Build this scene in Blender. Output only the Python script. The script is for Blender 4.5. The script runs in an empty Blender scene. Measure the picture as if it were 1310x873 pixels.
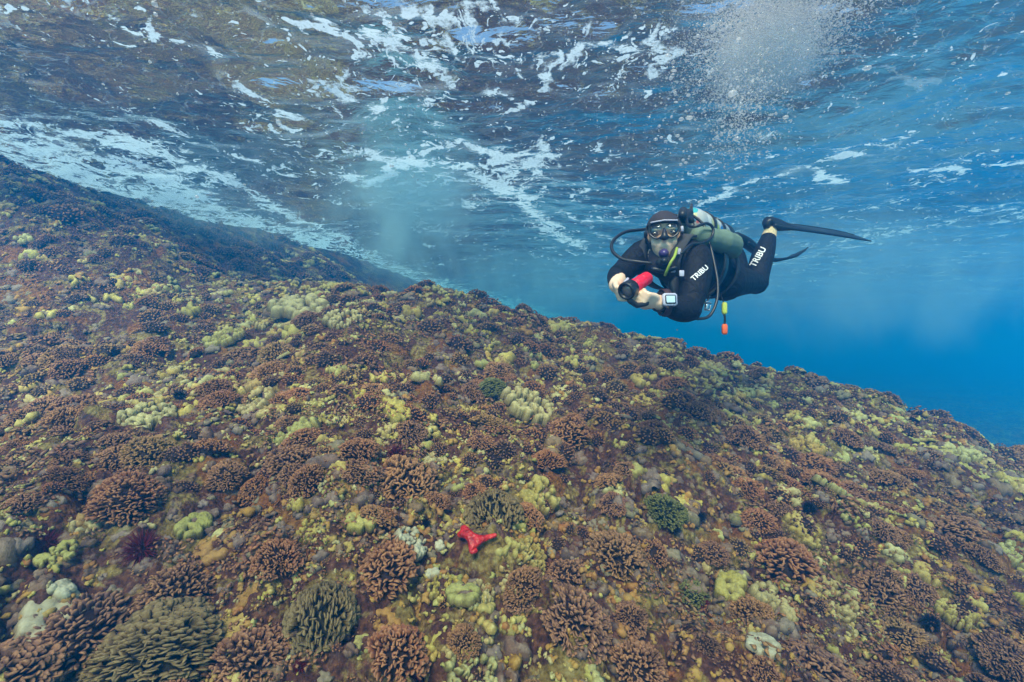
import bpy, bmesh, math, random
import numpy as np
from mathutils import Vector, Matrix, Quaternion
random.seed(7); rng = np.random.default_rng(11)
S = bpy.context.scene
COL = S.collection
R = math.radians

# ------------------------------------------------------------------ camera
cam = bpy.data.cameras.new('camera'); camo = bpy.data.objects.new('camera', cam)
COL.objects.link(camo); S.camera = camo
cam.sensor_width = 36.0; cam.lens = 16.5
cam.clip_start = 0.02; cam.clip_end = 400
camo.location = (0, 0, 0); camo.rotation_euler = (R(90), 0, 0)
FPX = 1310 * 16.5 / 36.0           # focal length in photo pixels, only used to size things up

def P(px, py, d):
    """a place seen in the photo at (px, py) and d metres ahead"""
    return Vector(((px - 655) / FPX * d, d, (436.5 - py) / FPX * d))

# ------------------------------------------------------------------ light
SUN_EL, SUN_AZ = R(46), R(194)      # azimuth from +y, clockwise
W = bpy.data.worlds.new('World'); S.world = W; W.use_nodes = True
nt = W.node_tree; bg = nt.nodes['Background']
sky = nt.nodes.new('ShaderNodeTexSky'); sky.sky_type = 'NISHITA'; sky.sun_disc = False
sky.sun_elevation = SUN_EL; sky.sun_rotation = SUN_AZ
nt.links.new(sky.outputs[0], bg.inputs[0]); bg.inputs[1].default_value = 0.15
sun = bpy.data.lights.new('sun', 'SUN'); sun.energy = 5.0; sun.angle = R(26); sun.color = (1, .80, .66)
suno = bpy.data.objects.new('sun', sun); COL.objects.link(suno)
sd = Vector((math.sin(SUN_AZ) * math.cos(SUN_EL), math.cos(SUN_AZ) * math.cos(SUN_EL), math.sin(SUN_EL)))
suno.rotation_euler = sd.to_track_quat('Z', 'Y').to_euler()
suno.location = (0, 0, 12)
S.view_settings.view_transform = 'Standard'; S.view_settings.look = 'None'
S.view_settings.exposure = .88; S.view_settings.gamma = 1
S.cycles.use_denoising = True
S.cycles.max_bounces = 8; S.cycles.diffuse_bounces = 2; S.cycles.glossy_bounces = 3
S.cycles.transmission_bounces = 4; S.cycles.volume_bounces = 3; S.cycles.transparent_max_bounces = 12
S.cycles.volume_step_rate = 2.0
S.cycles.caustics_reflective = False; S.cycles.caustics_refractive = False
S.cycles.sample_clamp_indirect = 4.0

# ------------------------------------------------------------------ helpers
class Noise:
    def __init__(s, seed):
        r = np.random.default_rng(seed); s.p = np.concatenate([r.permutation(256)] * 2); s.v = r.random(256) * 2 - 1
    def at(s, x, y):
        xi = np.floor(x).astype(int); yi = np.floor(y).astype(int); fx = x - xi; fy = y - yi
        fx = fx * fx * fx * (fx * (fx * 6 - 15) + 10); fy = fy * fy * fy * (fy * (fy * 6 - 15) + 10)
        h = lambda a, b: s.v[s.p[(s.p[a & 255] + b) & 255]]
        a = h(xi, yi); b = h(xi + 1, yi); c = h(xi, yi + 1); d = h(xi + 1, yi + 1)
        return (a * (1 - fx) + b * fx) * (1 - fy) + (c * (1 - fx) + d * fx) * fy
    def fbm(s, x, y, sc, oct=4, g=.5):
        r = 0; a = 1; t = 0
        for i in range(oct):
            r = r + a * s.at(x / sc + 17.3 * i, y / sc + 5.1 * i); t += a; a *= g; sc = sc / 2.03
        return r / t
N1, N2, N3, N4 = Noise(1), Noise(2), Noise(3), Noise(4)
def sstep(a, b, x):
    t = np.clip((x - a) / (b - a), 0, 1); return t * t * (3 - 2 * t)

def tag(o, label=None, cat=None, group=None, kind=None):
    if label: o['label'] = label
    if cat: o['category'] = cat
    if group: o['group'] = group
    if kind: o['kind'] = kind
    return o
def npmesh(name, V, F, attrs=None, smooth=True):
    """mesh from arrays; F is (n,3) or (n,4)"""
    me = bpy.data.meshes.new(name); V = np.asarray(V, np.float32); F = np.asarray(F, np.int32)
    k = F.shape[1]
    me.vertices.add(len(V)); me.vertices.foreach_set('co', V.ravel())
    me.loops.add(F.size); me.loops.foreach_set('vertex_index', F.ravel())
    me.polygons.add(len(F)); me.polygons.foreach_set('loop_start', np.arange(0, F.size, k, dtype=np.int32))
    me.polygons.foreach_set('loop_total', np.full(len(F), k, np.int32))
    me.polygons.foreach_set('use_smooth', np.full(len(F), smooth, bool))
    for an, av in (attrs or {}).items():
        a = me.attributes.new(an, 'FLOAT', 'POINT'); a.data.foreach_set('value', np.asarray(av, np.float32))
    me.update(calc_edges=True); return me
def link(name, me, mat=None, parent=None):
    o = bpy.data.objects.new(name, me); COL.objects.link(o)
    if mat is not None and hasattr(me, 'materials') and len(me.materials) == 0: me.materials.append(mat)
    if parent is not None: o.parent = parent
    return o
def empty(name, loc):
    o = bpy.data.objects.new(name, None); COL.objects.link(o); o.location = loc; o.empty_display_size = .1; return o

class NB:
    """small node-building helper"""
    def __init__(s, name):
        s.m = bpy.data.materials.new(name); s.m.use_nodes = True; s.t = s.m.node_tree; s.t.nodes.clear()
        s.out = s.n('OutputMaterial')
    def n(s, typ, **kw):
        nd = s.t.nodes.new('ShaderNode' + typ)
        for k, v in kw.items(): setattr(nd, k, v)
        return nd
    def l(s, a, b): s.t.links.new(a, b)
    def set(s, sock, v):
        if hasattr(v, 'is_linked') or isinstance(v, bpy.types.NodeSocket): s.l(v, sock)
        else: sock.default_value = v
    def math(s, op, a, b=0.0, c=None, clamp=False):
        nd = s.n('Math', operation=op, use_clamp=clamp); s.set(nd.inputs[0], a); s.set(nd.inputs[1], b)
        if c is not None: s.set(nd.inputs[2], c)
        return nd.outputs[0]
    def noise(s, scale, detail=4, rough=.5, vec=None, dist=0.0, out=0):
        nd = s.n('TexNoise'); nd.inputs['Scale'].default_value = scale; nd.inputs['Detail'].default_value = detail
        nd.inputs['Roughness'].default_value = rough; nd.inputs['Distortion'].default_value = dist
        if vec is not None: s.l(vec, nd.inputs['Vector'])
        return nd.outputs[out]
    def vor(s, scale, vec=None, feature='F1', out='Distance', rnd=1.0):
        nd = s.n('TexVoronoi', feature=feature); nd.inputs['Scale'].default_value = scale
        nd.inputs['Randomness'].default_value = rnd
        if vec is not None: s.l(vec, nd.inputs['Vector'])
        return nd.outputs[out]
    def ramp(s, fac, stops, interp='LINEAR'):
        nd = s.n('ValToRGB'); cr = nd.color_ramp; cr.interpolation = interp
        while len(cr.elements) > 1: cr.elements.remove(cr.elements[-1])
        for i, (p, c) in enumerate(stops):
            e = cr.elements[0] if i == 0 else cr.elements.new(p)
            e.position = p; e.color = (*c, 1) if len(c) == 3 else c
        s.l(fac, nd.inputs[0]); return nd.outputs[0]
    def mix(s, fac, a, b, typ='MIX'):
        nd = s.n('Mix', data_type='RGBA', blend_type=typ); s.set(nd.inputs[0], fac)
        for k, v in ((6, a), (7, b)):
            if isinstance(v, tuple) and len(v) == 3: v = (*v, 1)
            s.set(nd.inputs[k], v)
        return nd.outputs[2]
    def mr(s, v, a, b, c=0.0, d=1.0, smooth=False):
        nd = s.n('MapRange'); nd.interpolation_type = 'SMOOTHSTEP' if smooth else 'LINEAR'
        s.set(nd.inputs[0], v)
        for i, q in enumerate((a, b, c, d)): s.set(nd.inputs[i + 1], q)
        return nd.outputs[0]
    def bump(s, h, strength=.5, dist=.01, normal=None):
        nd = s.n('Bump'); nd.inputs['Strength'].default_value = strength; nd.inputs['Distance'].default_value = dist
        s.l(h, nd.inputs['Height'])
        if normal is not None: s.l(normal, nd.inputs['Normal'])
        return nd.outputs[0]
    def attr(s, name, out='Fac'):
        nd = s.n('Attribute'); nd.attribute_name = name; return nd.outputs[out]
    def pos(s): return s.n('NewGeometry').outputs['Position']
    def obj(s): return s.n('TexCoord').outputs['Object']
    def bsdf(s, color, rough=.8, normal=None, spec=.3, metallic=0.0, **kw):
        p = s.n('BsdfPrincipled')
        if isinstance(color, tuple) and len(color) == 3: color = (*color, 1)
        s.set(p.inputs['Base Color'], color); s.set(p.inputs['Roughness'], rough)
        s.set(p.inputs['Specular IOR Level'], spec); s.set(p.inputs['Metallic'], metallic)
        for k, v in kw.items(): s.set(p.inputs[k.replace('_', ' ')], v)
        if normal is not None: s.l(normal, p.inputs['Normal'])
        s.l(p.outputs[0], s.out.inputs[0]); return p

# ------------------------------------------------------------------ haze (the sea water itself)
Z_SURF = 2.0
def haze():
    x0, x1, y0, y1, z0, z1 = -95, 95, -7, 120, -8, Z_SURF + .45
    V = [(x, y, z) for z in (z0, z1) for y in (y0, y1) for x in (x0, x1)]
    F = [(0, 2, 3, 1), (4, 5, 7, 6), (0, 1, 5, 4), (2, 6, 7, 3), (0, 4, 6, 2), (1, 3, 7, 5)]
    b = NB('sea_water_haze')
    v = b.n('VolumePrincipled')
    v.inputs['Color'].default_value = (.004, .225, .56, 1)
    v.inputs['Absorption Color'].default_value = (.0, .50, .78, 1)
    v.inputs['Density'].default_value = .085
    v.inputs['Anisotropy'].default_value = .3
    b.l(v.outputs[0], b.out.inputs['Volume'])
    tag(link('haze', npmesh('haze', V, F, smooth=False), b.m), 'clear blue sea water filling the whole scene', kind='stuff')
haze()
# ------------------------------------------------------------------ reef ground
def crest_y(x): return 5.15 - .10 * x - .05 * np.maximum(x - 1, 0) ** 2
def shore_x(y): return -5.75 + .25 * (y - 5.3)
def base_h(x, y):
    pl = -1.86 - .19 * x + .50 * y - .012 * y * y
    pl = pl - .50 * sstep(-1.0, -3.6, x) * sstep(1.2, 3.0, y)           # gully on the left
    yc = crest_y(x)
    over = np.maximum(y - yc + .5, 0)
    pl = pl - .45 * np.minimum(over, 1) ** 2 - .42 * np.maximum(over - 1, 0) * sstep(-5.5, -1.8, x)
    flo = -3.4 + .25 * N3.fbm(x, y, 6., 3)
    k = .5
    near = np.logaddexp(pl / k, flo / k) * k
    sh = 2.12 - .62 * (x - shore_x(y)) + .25 * N2.fbm(x, y, 3.1, 3)
    far = sstep(2.6, 4.8, y)
    sh = np.minimum(sh, 2.15) - (1 - far) * 3.5
    return np.logaddexp(near / .25, sh / .25) * .25
def H(x, y):
    x = np.asarray(x, float); y = np.asarray(y, float)
    z = base_h(x, y)
    z = z + .16 * N1.fbm(x, y, 1.1, 2) + .10 * N2.fbm(x, y, .42, 3) + .035 * N3.fbm(x, y, .13, 3)
    z = z - .075 * (1 - sstep(.0, .10, np.abs(N3.fbm(x + 4, y, .55, 2)))) + .07 * sstep(.15, .5, N2.fbm(x, y + 3, .8, 2))
    z = z + .045 * np.abs(N4.fbm(x, y, .11, 2)) + .035 * np.abs(N2.fbm(x + 9, y, .045, 2))
    return z
def Hn(x, y, e=.06):
    dx = (H(x + e, y) - H(x - e, y)) / (2 * e); dy = (H(x, y + e) - H(x, y - e)) / (2 * e)
    n = np.stack([-dx, -dy, np.ones_like(dx)], -1); return n / np.linalg.norm(n, axis=-1, keepdims=True)

def grid_faces(nr, nc):
    i = np.arange(nr - 1)[:, None] * nc + np.arange(nc - 1)[None]
    return np.stack([i, i + 1, i + nc + 1, i + nc], -1).reshape(-1, 4)
def terrain():
    nr, nc = 600, 470
    s = .45 * (110 / .45) ** (np.linspace(0, 1, nr)); y = s - .9
    u = np.linspace(-1.75, 1.75, nc)
    X = u[None] * (s[:, None] * .85 + .1); Y = np.repeat(y[:, None], nc, 1)
    X = X + .004 * s[:, None] * N1.at(X * 31, Y * 31)
    Z = H(X, Y)
    me = npmesh('reef_ground', np.stack([X, Y, Z], -1).reshape(-1, 3), grid_faces(nr, nc))
    b = NB('reef_rock')
    p = b.pos()
    n1 = b.noise(1.4, 5, .6, p); n2 = b.noise(7, 6, .62, p, .4); n3 = b.noise(38, 5, .6, p); n4 = b.noise(2.6, 3, .5, p, .5)
    c = b.ramp(n3, [(.3, (0.031, 0.012, 0.011)), (.5, (0.102, 0.037, 0.024)), (.62, (0.184, 0.075, 0.037)), (.75, (0.272, 0.184, 0.129))])
    gcol = b.ramp(n3, [(.3, (0.041, 0.027, 0.034)), (.48, (0.116, 0.065, 0.048)), (.7, (0.313, 0.231, 0.190))])
    ycol = b.ramp(n3, [(.3, (0.068, 0.037, 0.010)), (.5, (0.258, 0.170, 0.041)), (.7, (0.394, 0.313, 0.122))])
    ocol = b.ramp(n3, [(.3, (0.082, 0.020, 0.007)), (.55, (0.286, 0.102, 0.020)), (.7, (0.340, 0.163, 0.041))])
    c = b.mix(b.mr(n2, .56, .64), c, gcol)
    c = b.mix(b.mr(b.noise(5.3, 6, .65, b.n('TexCoord').outputs['Object'], .8), .50, .56), c, ycol)
    c = b.mix(b.math('MULTIPLY', b.mr(n4, .57, .62), .8), c, ocol)
    vc = b.vor(60, p); c = b.mix(b.mr(vc, .0, .5, .35, 0), c, (.02, .01, .012))
    sp = b.vor(23, p, out='Color'); c = b.mix(.35, c, b.ramp(sp, [(0, (.10, .035, .03)), (.5, (.24, .16, .10)), (1, (.50, .42, .30))]), 'OVERLAY')
    h = b.math('ADD', b.math('MULTIPLY', n3, .6), b.math('MULTIPLY', b.vor(45, p), -.5))
    b.bsdf(c, .85, b.bump(h, .9, .03), spec=.2)
    return tag(link('sea_floor', me, b.m), 'sloping rocky reef ground crusted in brown, yellow and lilac growth', kind='structure')
terrain()
# ------------------------------------------------------------------ sea surface seen from below
def surf_h(x, y):
    d = np.hypot(x, y)
    z = .05 * np.sin(.9 * y + .35 * x + 1.2 * N1.fbm(x, y, 4., 2)) + .12 * N2.fbm(x, y, 3.2, 2)
    z = z + .05 * N3.fbm(x * 1.0, y * 1.6, .9, 3) + .018 * N4.fbm(x, y * 1.5, .28, 3)
    return Z_SURF + z
def PS(px, py):
    """place on the sea surface seen at (px, py)"""
    t = Z_SURF / max((436.5 - py) / FPX, .02); return ((px - 655) / FPX * t, t)
STROKES = [  # foam lines and patches on the surface: points, width in m, strength
 ([(470,232),(500,205),(545,185),(590,180),(640,200)], .16, .9),
 ([(480,195),(560,210),(600,225),(660,260),(700,300),(745,318)], .30, .9),
 ([(540,225),(600,228),(640,205),(680,205)], .12, .8),
 ([(560,235),(640,240),(720,280),(790,310)], .25, .6),
 ([(0,165),(110,180),(200,200),(300,235),(400,290),(470,330)], .35, .8),
 ([(0,190),(100,203),(190,225),(260,262),(330,290)], .55, .9),
 ([(60,110),(180,140),(280,200),(350,215),(430,260)], .25, .45),
 ([(150,5),(200,40),(250,55),(300,95),(380,140)], .06, .9),
 ([(180,0),(200,30),(215,50)], .05, .9),
 ([(370,20),(420,50),(460,70)], .06, 1.),
 ([(900,265),(960,235),(1030,212),(1110,200)], .12, 1.),
 ([(1040,212),(1045,235),(1060,242)], .10, 1.),
 ([(940,300),(1050,262),(1200,240),(1310,215)], .45, .45),
 ([(1000,340),(1120,300),(1310,270)], 1.2, .55),
 ([(1180,215),(1215,228)], .12, .9), ([(1265,213),(1310,215)], .12, 1.),
 ([(760,330),(820,310),(900,290)], .4, .5),
 ([(600,115),(660,130),(690,125)], .10, .8), ([(700,110),(800,105)], .05, .8),
 ([(560,40),(620,60),(635,75)], .07, .7), ([(640,150),(720,200),(740,215)], .18, .55),
 ([(720,190),(800,195),(870,170),(900,165)], .14, .55), ([(750,245),(840,240),(890,225)], .3, .6),
]
def sea_surface():
    nr, nc = 420, 400
    s = np.concatenate([np.linspace(-8, 1.5, 70)[:-1], 1.5 * (118 / 1.5) ** np.linspace(0, 1, nr - 69)])
    wid = np.maximum(s, 2.2)
    u = np.linspace(-1.6, 1.6, nc)
    X = u[None] * wid[:, None] * .9; Y = np.repeat(s[:, None], nc, 1)
    far = 1 - sstep(14, 60, Y)
    Z = Z_SURF + (surf_h(X, Y) - Z_SURF) * (.35 + .65 * far)
    # foam: how likely foam is at each spot
    wx = X + .22 * N1.fbm(X, Y, .6, 3); wy = Y + .30 * N2.fbm(X, Y, .6, 3)
    foam = np.zeros_like(X)
    for pts, w, st in STROKES:
        q = [PS(*p) for p in pts]
        d = np.full(X.shape, 1e9)
        for (ax, ay), (bx, by) in zip(q[:-1], q[1:]):
            L = (bx - ax) ** 2 + (by - ay) ** 2 + 1e-9
            t = np.clip(((wx - ax) * (bx - ax) + (wy - ay) * (by - ay)) / L, 0, 1)
            d = np.minimum(d, np.hypot(wx - ax - t * (bx - ax), wy - ay - t * (by - ay)))
        foam = np.maximum(foam, st * np.exp(-(d / w) ** 1.3))
    belt = np.exp(-((X + .12 * Y - .1) / 2.3) ** 2) * sstep(1.6, 3.2, Y) * (1 - sstep(8, 13, Y))
    foam = np.maximum(foam, belt * .60 * (.5 + .5 * N3.fbm(X, Y, 1.1, 3)) * 1.5)
    sh = X - shore_x(Y)
    foam = np.maximum(foam, .72 * np.exp(-(np.maximum(sh - .2, 0) / (.7 + .06 * Y)) ** 2) * sstep(1.6, 3.4, Y))
    foam = np.maximum(foam, .30 * (1 - sstep(20, 40, Y)) * sstep(3, 5, Y))
    foam = np.maximum(foam, .74 * (1 - sstep(.7, 2.3, sh)) * sstep(2.2, 3.6, Y) * (1 - sstep(12, 20, Y)))  # wider shore foam added to cast shade on the far left reef
    foam = np.maximum(foam, .22)
    me = npmesh('sea_surface', np.stack([X, Y, Z], -1).reshape(-1, 3), grid_faces(nr, nc), {'foam': foam.ravel()})
    b = NB('sea_surface')
    p = b.pos()
    mp = b.n('Mapping'); mp.inputs['Scale'].default_value = (1, 1.7, 1); b.l(p, mp.inputs[0]); pv = mp.outputs[0]
    h = b.math('ADD', b.math('MULTIPLY', b.noise(2.2, 4, .55, pv, .6), 1.), b.math('MULTIPLY', b.noise(9, 3, .5, pv, .4), .22))
    nrm = b.bump(h, .22, .10)
    fr = b.n('Fresnel'); fr.inputs[0].default_value = 1.333; b.l(nrm, fr.inputs['Normal'])
    gl = b.n('BsdfGlossy'); gl.inputs['Roughness'].default_value = .04; gl.inputs['Color'].default_value = (1, 1, 1, 1); b.l(nrm, gl.inputs['Normal'])
    tr = b.n('BsdfTransparent')
    m1 = b.n('MixShader'); b.l(fr.outputs[0], m1.inputs[0]); b.l(tr.outputs[0], m1.inputs[1]); b.l(gl.outputs[0], m1.inputs[2])
    # foam
    fa = b.attr('foam')
    wn_ = b.n('TexNoise'); wn_.inputs['Scale'].default_value = 2.4; wn_.inputs['Detail'].default_value = 4; b.l(p, wn_.inputs['Vector'])
    vm = b.n('VectorMath', operation='MULTIPLY_ADD'); b.l(wn_.outputs['Color'], vm.inputs[0]); vm.inputs[1].default_value = (.75, .75, 0); b.l(p, vm.inputs[2]); pw = vm.outputs[0]
    big = b.noise(1.3, 4, .6, p); mid_ = b.noise(5, 4, .65, p)
    pres = b.math('ADD', fa, b.math('ADD', b.math('MULTIPLY', b.math('SUBTRACT', big, .5), 1.15), b.math('MULTIPLY', b.math('SUBTRACT', mid_, .5), 1.2)))
    e1 = b.vor(1.5, pw, 'DISTANCE_TO_EDGE'); e2 = b.vor(5.5, pw, 'DISTANCE_TO_EDGE')
    l1 = b.mr(b.math('SUBTRACT', b.math('MULTIPLY', b.mr(pres, .42, 1.1), .16), e1), -.01, .03)
    l2 = b.mr(b.math('SUBTRACT', b.math('MULTIPLY', b.mr(pres, .52, 1.2), .30), e2), -.02, .05)
    def flecks(sc, lo):
        vd = b.n('TexVoronoi'); vd.inputs['Scale'].default_value = sc; b.l(pw, vd.inputs['Vector'])
        sp = b.n('SeparateColor'); b.l(vd.outputs['Color'], sp.inputs[0])
        rr = b.math('MULTIPLY', b.math('MULTIPLY', b.math('POWER', sp.outputs[0], 2.0), .85), b.mr(pres, lo, .85))
        return b.mr(b.math('SUBTRACT', rr, vd.outputs['Distance']), 0, .06)
    fm = b.math('MAXIMUM', b.math('MAXIMUM', b.math('MULTIPLY', l1, b.mr(mid_, .35, .55)), l2), b.math('MAXIMUM', flecks(9, .06), flecks(26, .04)))
    fm = b.math('MULTIPLY', fm, b.mr(b.noise(40, 3, .6, p), .25, .5, .5, 1))
    mq = b.n('Mapping'); mq.inputs['Scale'].default_value = (.9, 2.6, 1); mq.inputs['Rotation'].default_value = (0, 0, .5); b.l(p, mq.inputs[0])
    film = b.math('MULTIPLY', b.mr(b.noise(2.3, 6, .62, mq.outputs[0], .9), .50, .72), b.mr(fa, .20, .60, .02, .48))
    fm = b.math('MAXIMUM', fm, film)
    di = b.n('BsdfDiffuse'); di.inputs[0].default_value = (.46, .56, .64, 1)
    tl = b.n('BsdfTranslucent'); tl.inputs[0].default_value = (.46, .56, .64, 1)
    m2 = b.n('MixShader'); m2.inputs[0].default_value = .6; b.l(di.outputs[0], m2.inputs[1]); b.l(tl.outputs[0], m2.inputs[2])
    m3 = b.n('MixShader'); b.l(fm, m3.inputs[0]); b.l(m1.outputs[0], m3.inputs[1]); b.l(m2.outputs[0], m3.inputs[2])
    b.l(m3.outputs[0], b.out.inputs[0])
    tag(link('sea_surface', me, b.m), 'underside of the rippling sea surface with streaks of white foam', kind='structure')
sea_surface()
# ------------------------------------------------------------------ clouds of fine bubbles churned up by the breaking waves
def whitewash(px, py, d, rx, ry, rz, dens, label, seed, tilt=0.0, col=(.70, .94, 1, 1)):
    c = P(px, py, d)
    bm = bmesh.new(); bmesh.ops.create_icosphere(bm, subdivisions=3, radius=1)
    V = np.array([v.co for v in bm.verts]); F = np.array([[v.index for v in f.verts] for f in bm.faces]); bm.free()
    b = NB('whitewash'); o = b.obj()
    v = b.n('VolumePrincipled'); v.inputs['Color'].default_value = col; v.inputs['Anisotropy'].default_value = .2
    ln = b.n('VectorMath', operation='LENGTH'); b.l(o, ln.inputs[0])
    mp = b.n('Mapping'); mp.inputs['Location'].default_value = (seed * 3.1, seed, 0); mp.inputs['Scale'].default_value = (rx, ry, rz * .6); b.l(o, mp.inputs[0])
    n = b.noise(1.5, 5, .62, mp.outputs[0], .8)
    f = b.mr(b.math('ADD', ln.outputs['Value'], b.math('MULTIPLY', b.math('SUBTRACT', n, .5), 3.2)), .95, .1, 0, 1, True)
    f = b.math('MULTIPLY', f, b.mr(ln.outputs['Value'], .98, .6, smooth=True))
    b.l(b.math('MULTIPLY', f, dens), v.inputs['Density']); b.l(v.outputs[0], b.out.inputs['Volume'])
    o = link('whitewash', npmesh('whitewash', V, F), b.m); o.location = c; o.scale = (rx, ry, rz); o.rotation_euler = (0, tilt, 0)
    tag(o, label, kind='stuff')
whitewash(525, 265, 6.0, 1.3, 1.1, 1.4, 1.7, 'pale cloud of fine bubbles under the breaking wave left of centre', 1)
whitewash(1090, 345, 6.5, 3.6, 2.0, 1.4, .3, 'faint milky cloud of bubbles behind the fins', 2)
whitewash(700, 365, 13, 4.5, 3, 1.6, .25, 'pale turbulent water above the far side of the reef', 4)
whitewash(250, 260, 6.2, 2.6, 1.0, .6, .4, 'thin pale whitewash along the breaking shore', 5, .25)

def mist():
    bm = bmesh.new(); bmesh.ops.create_icosphere(bm, subdivisions=3, radius=1)
    V = np.array([v.co for v in bm.verts]); F = np.array([[v.index for v in f.verts] for f in bm.faces]); bm.free()
    b = NB('bubble_mist'); o = b.obj(); v = b.n('VolumePrincipled'); v.inputs['Color'].default_value = (.88, .96, 1, 1)
    ln = b.n('VectorMath', operation='LENGTH'); b.l(o, ln.inputs[0]); n = b.noise(2.2, 4, .6, o)
    f = b.mr(b.math('ADD', ln.outputs['Value'], b.math('MULTIPLY', b.math('SUBTRACT', n, .5), 1.4)), .9, .1, 0, 1, True)
    b.l(b.math('MULTIPLY', b.math('MULTIPLY', f, b.mr(ln.outputs['Value'], .98, .7)), 5.0), v.inputs['Density']); b.l(v.outputs[0], b.out.inputs['Volume'])
    o = link('bubble_mist', npmesh('bubble_mist', V, F), b.m); o.location = (1.53, 2.8, 1.66); o.scale = (.42, .40, .28)
    tag(o, 'milky white mist of tiny bubbles where the exhaled plume meets the surface', kind='stuff')
mist()

# ------------------------------------------------------------------ air bubbles
def bubbles(name, pos, rad, mat, label, sub=0):
    bm = bmesh.new()
    if sub: bmesh.ops.create_icosphere(bm, subdivisions=sub, radius=1); V = np.array([v.co for v in bm.verts]); F = np.array([[v.index for v in f.verts] for f in bm.faces])
    else: V = np.array([(1, 0, 0), (-1, 0, 0), (0, 1, 0), (0, -1, 0), (0, 0, 1), (0, 0, -1)], float); F = np.array([(0, 2, 4), (2, 1, 4), (1, 3, 4), (3, 0, 4), (2, 0, 5), (1, 2, 5), (3, 1, 5), (0, 3, 5)])
    bm.free(); n = len(pos)
    sq = rng.uniform([.8, .8, .45], [1.3, 1.3, 1.], (n, 3))
    VV = (V[None] * (sq * rad[:, None])[:, None] + pos[:, None]).reshape(-1, 3)
    FF = (F[None] + (np.arange(n) * len(V))[:, None, None]).reshape(-1, 3)
    return tag(link(name, npmesh(name, VV, FF), mat), label, kind='stuff')
b = NB('air_bubble'); lw_ = b.n('Fresnel'); lw_.inputs[0].default_value = 1.5
d_ = b.n('BsdfTranslucent'); d_.inputs[0].default_value = (.95, .95, .95, 1); e_ = b.n('BsdfDiffuse'); e_.inputs[0].default_value = (.95, .95, .95, 1)
m_ = b.n('MixShader'); m_.inputs[0].default_value = .25; b.l(d_.outputs[0], m_.inputs[1]); b.l(e_.outputs[0], m_.inputs[2])
g_ = b.n('BsdfGlossy'); g_.inputs['Roughness'].default_value = .1; q_ = b.n('MixShader'); q_.inputs[0].default_value = .12
b.l(m_.outputs[0], q_.inputs[1]); b.l(g_.outputs[0], q_.inputs[2]); z_ = b.n('MixShader'); z_.inputs[0].default_value = .5; u_ = b.n('BsdfTransparent'); b.l(q_.outputs[0], z_.inputs[1]); b.l(u_.outputs[0], z_.inputs[2]); b.l(z_.outputs[0], b.out.inputs[0]); M_BUB = b.m
n = 28000
c = rng.normal(size=(n, 3)) * np.array([.20, .26, .12]) + np.array([1.53, 2.80, 1.83]); c[:, 2] = np.minimum(c[:, 2], 1.95 - rng.random(n) * .02)
r_ = .0034 * np.exp(rng.normal(size=n) * .45)
n2 = 7000; t = rng.random(n2) ** .75
ax = np.array([[1.13, 2.40, .98]]) * (1 - t[:, None]) + np.array([[1.41, 2.68, 1.8]]) * t[:, None]
c2 = ax + rng.normal(size=(n2, 3)) * np.array([.12, .14, .14]) * (.6 + t[:, None] * .6)
r2 = .0030 * np.exp(rng.normal(size=n2) * .5)
n3 = 900; t = rng.random(n3)
ax = np.array([[.80, 2.2, .80]]) * (1 - t[:, None]) + np.array([[.85, 2.7, 1.8]]) * t[:, None]
c3 = ax + rng.normal(size=(n3, 3)) * np.array([.13, .2, .16]); r3 = .0024 * np.exp(rng.normal(size=n3) * .5)
C_ = np.concatenate([c, c2, c3]); R_all = np.concatenate([r_, r2, r3]); k = C_[:, 2] < 1.96
bubbles('exhaled_bubbles', C_[k], R_all[k], M_BUB, 'dense plume of fine exhaled air bubbles rising to the surface above the diver')
n = 260; cb = np.concatenate([rng.normal(size=(90, 3)) * [.22, .25, .12] + [1.46, 2.7, 1.7], rng.normal(size=(90, 3)) * [.4, .3, .3] + [1.3, 2.6, 1.45], rng.normal(size=(80, 3)) * [.14, .2, .4] + [.85, 2.4, 1.2]])
cb = cb[cb[:, 2] < 1.92]
bubbles('air_bubbles', cb, .0065 * np.exp(rng.normal(size=len(cb)) * .35), M_BUB, 'larger wobbling air bubbles in and around the rising plume', 2)
n = 1500; yy = 2.2 + rng.random(n) ** 1.4 * 5; xx = rng.uniform(-1.1, 1.1, n) * yy; zz = Z_SURF - .12 - rng.exponential(.22, n)
k = zz > H(xx, yy) + .3
bubbles('drifting_bubbles', np.stack([xx, yy, zz], -1)[k], .0042 * np.exp(rng.normal(size=n) * .5)[k], M_BUB, 'specks of bubbles drifting just under the sea surface', 1)
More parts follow.
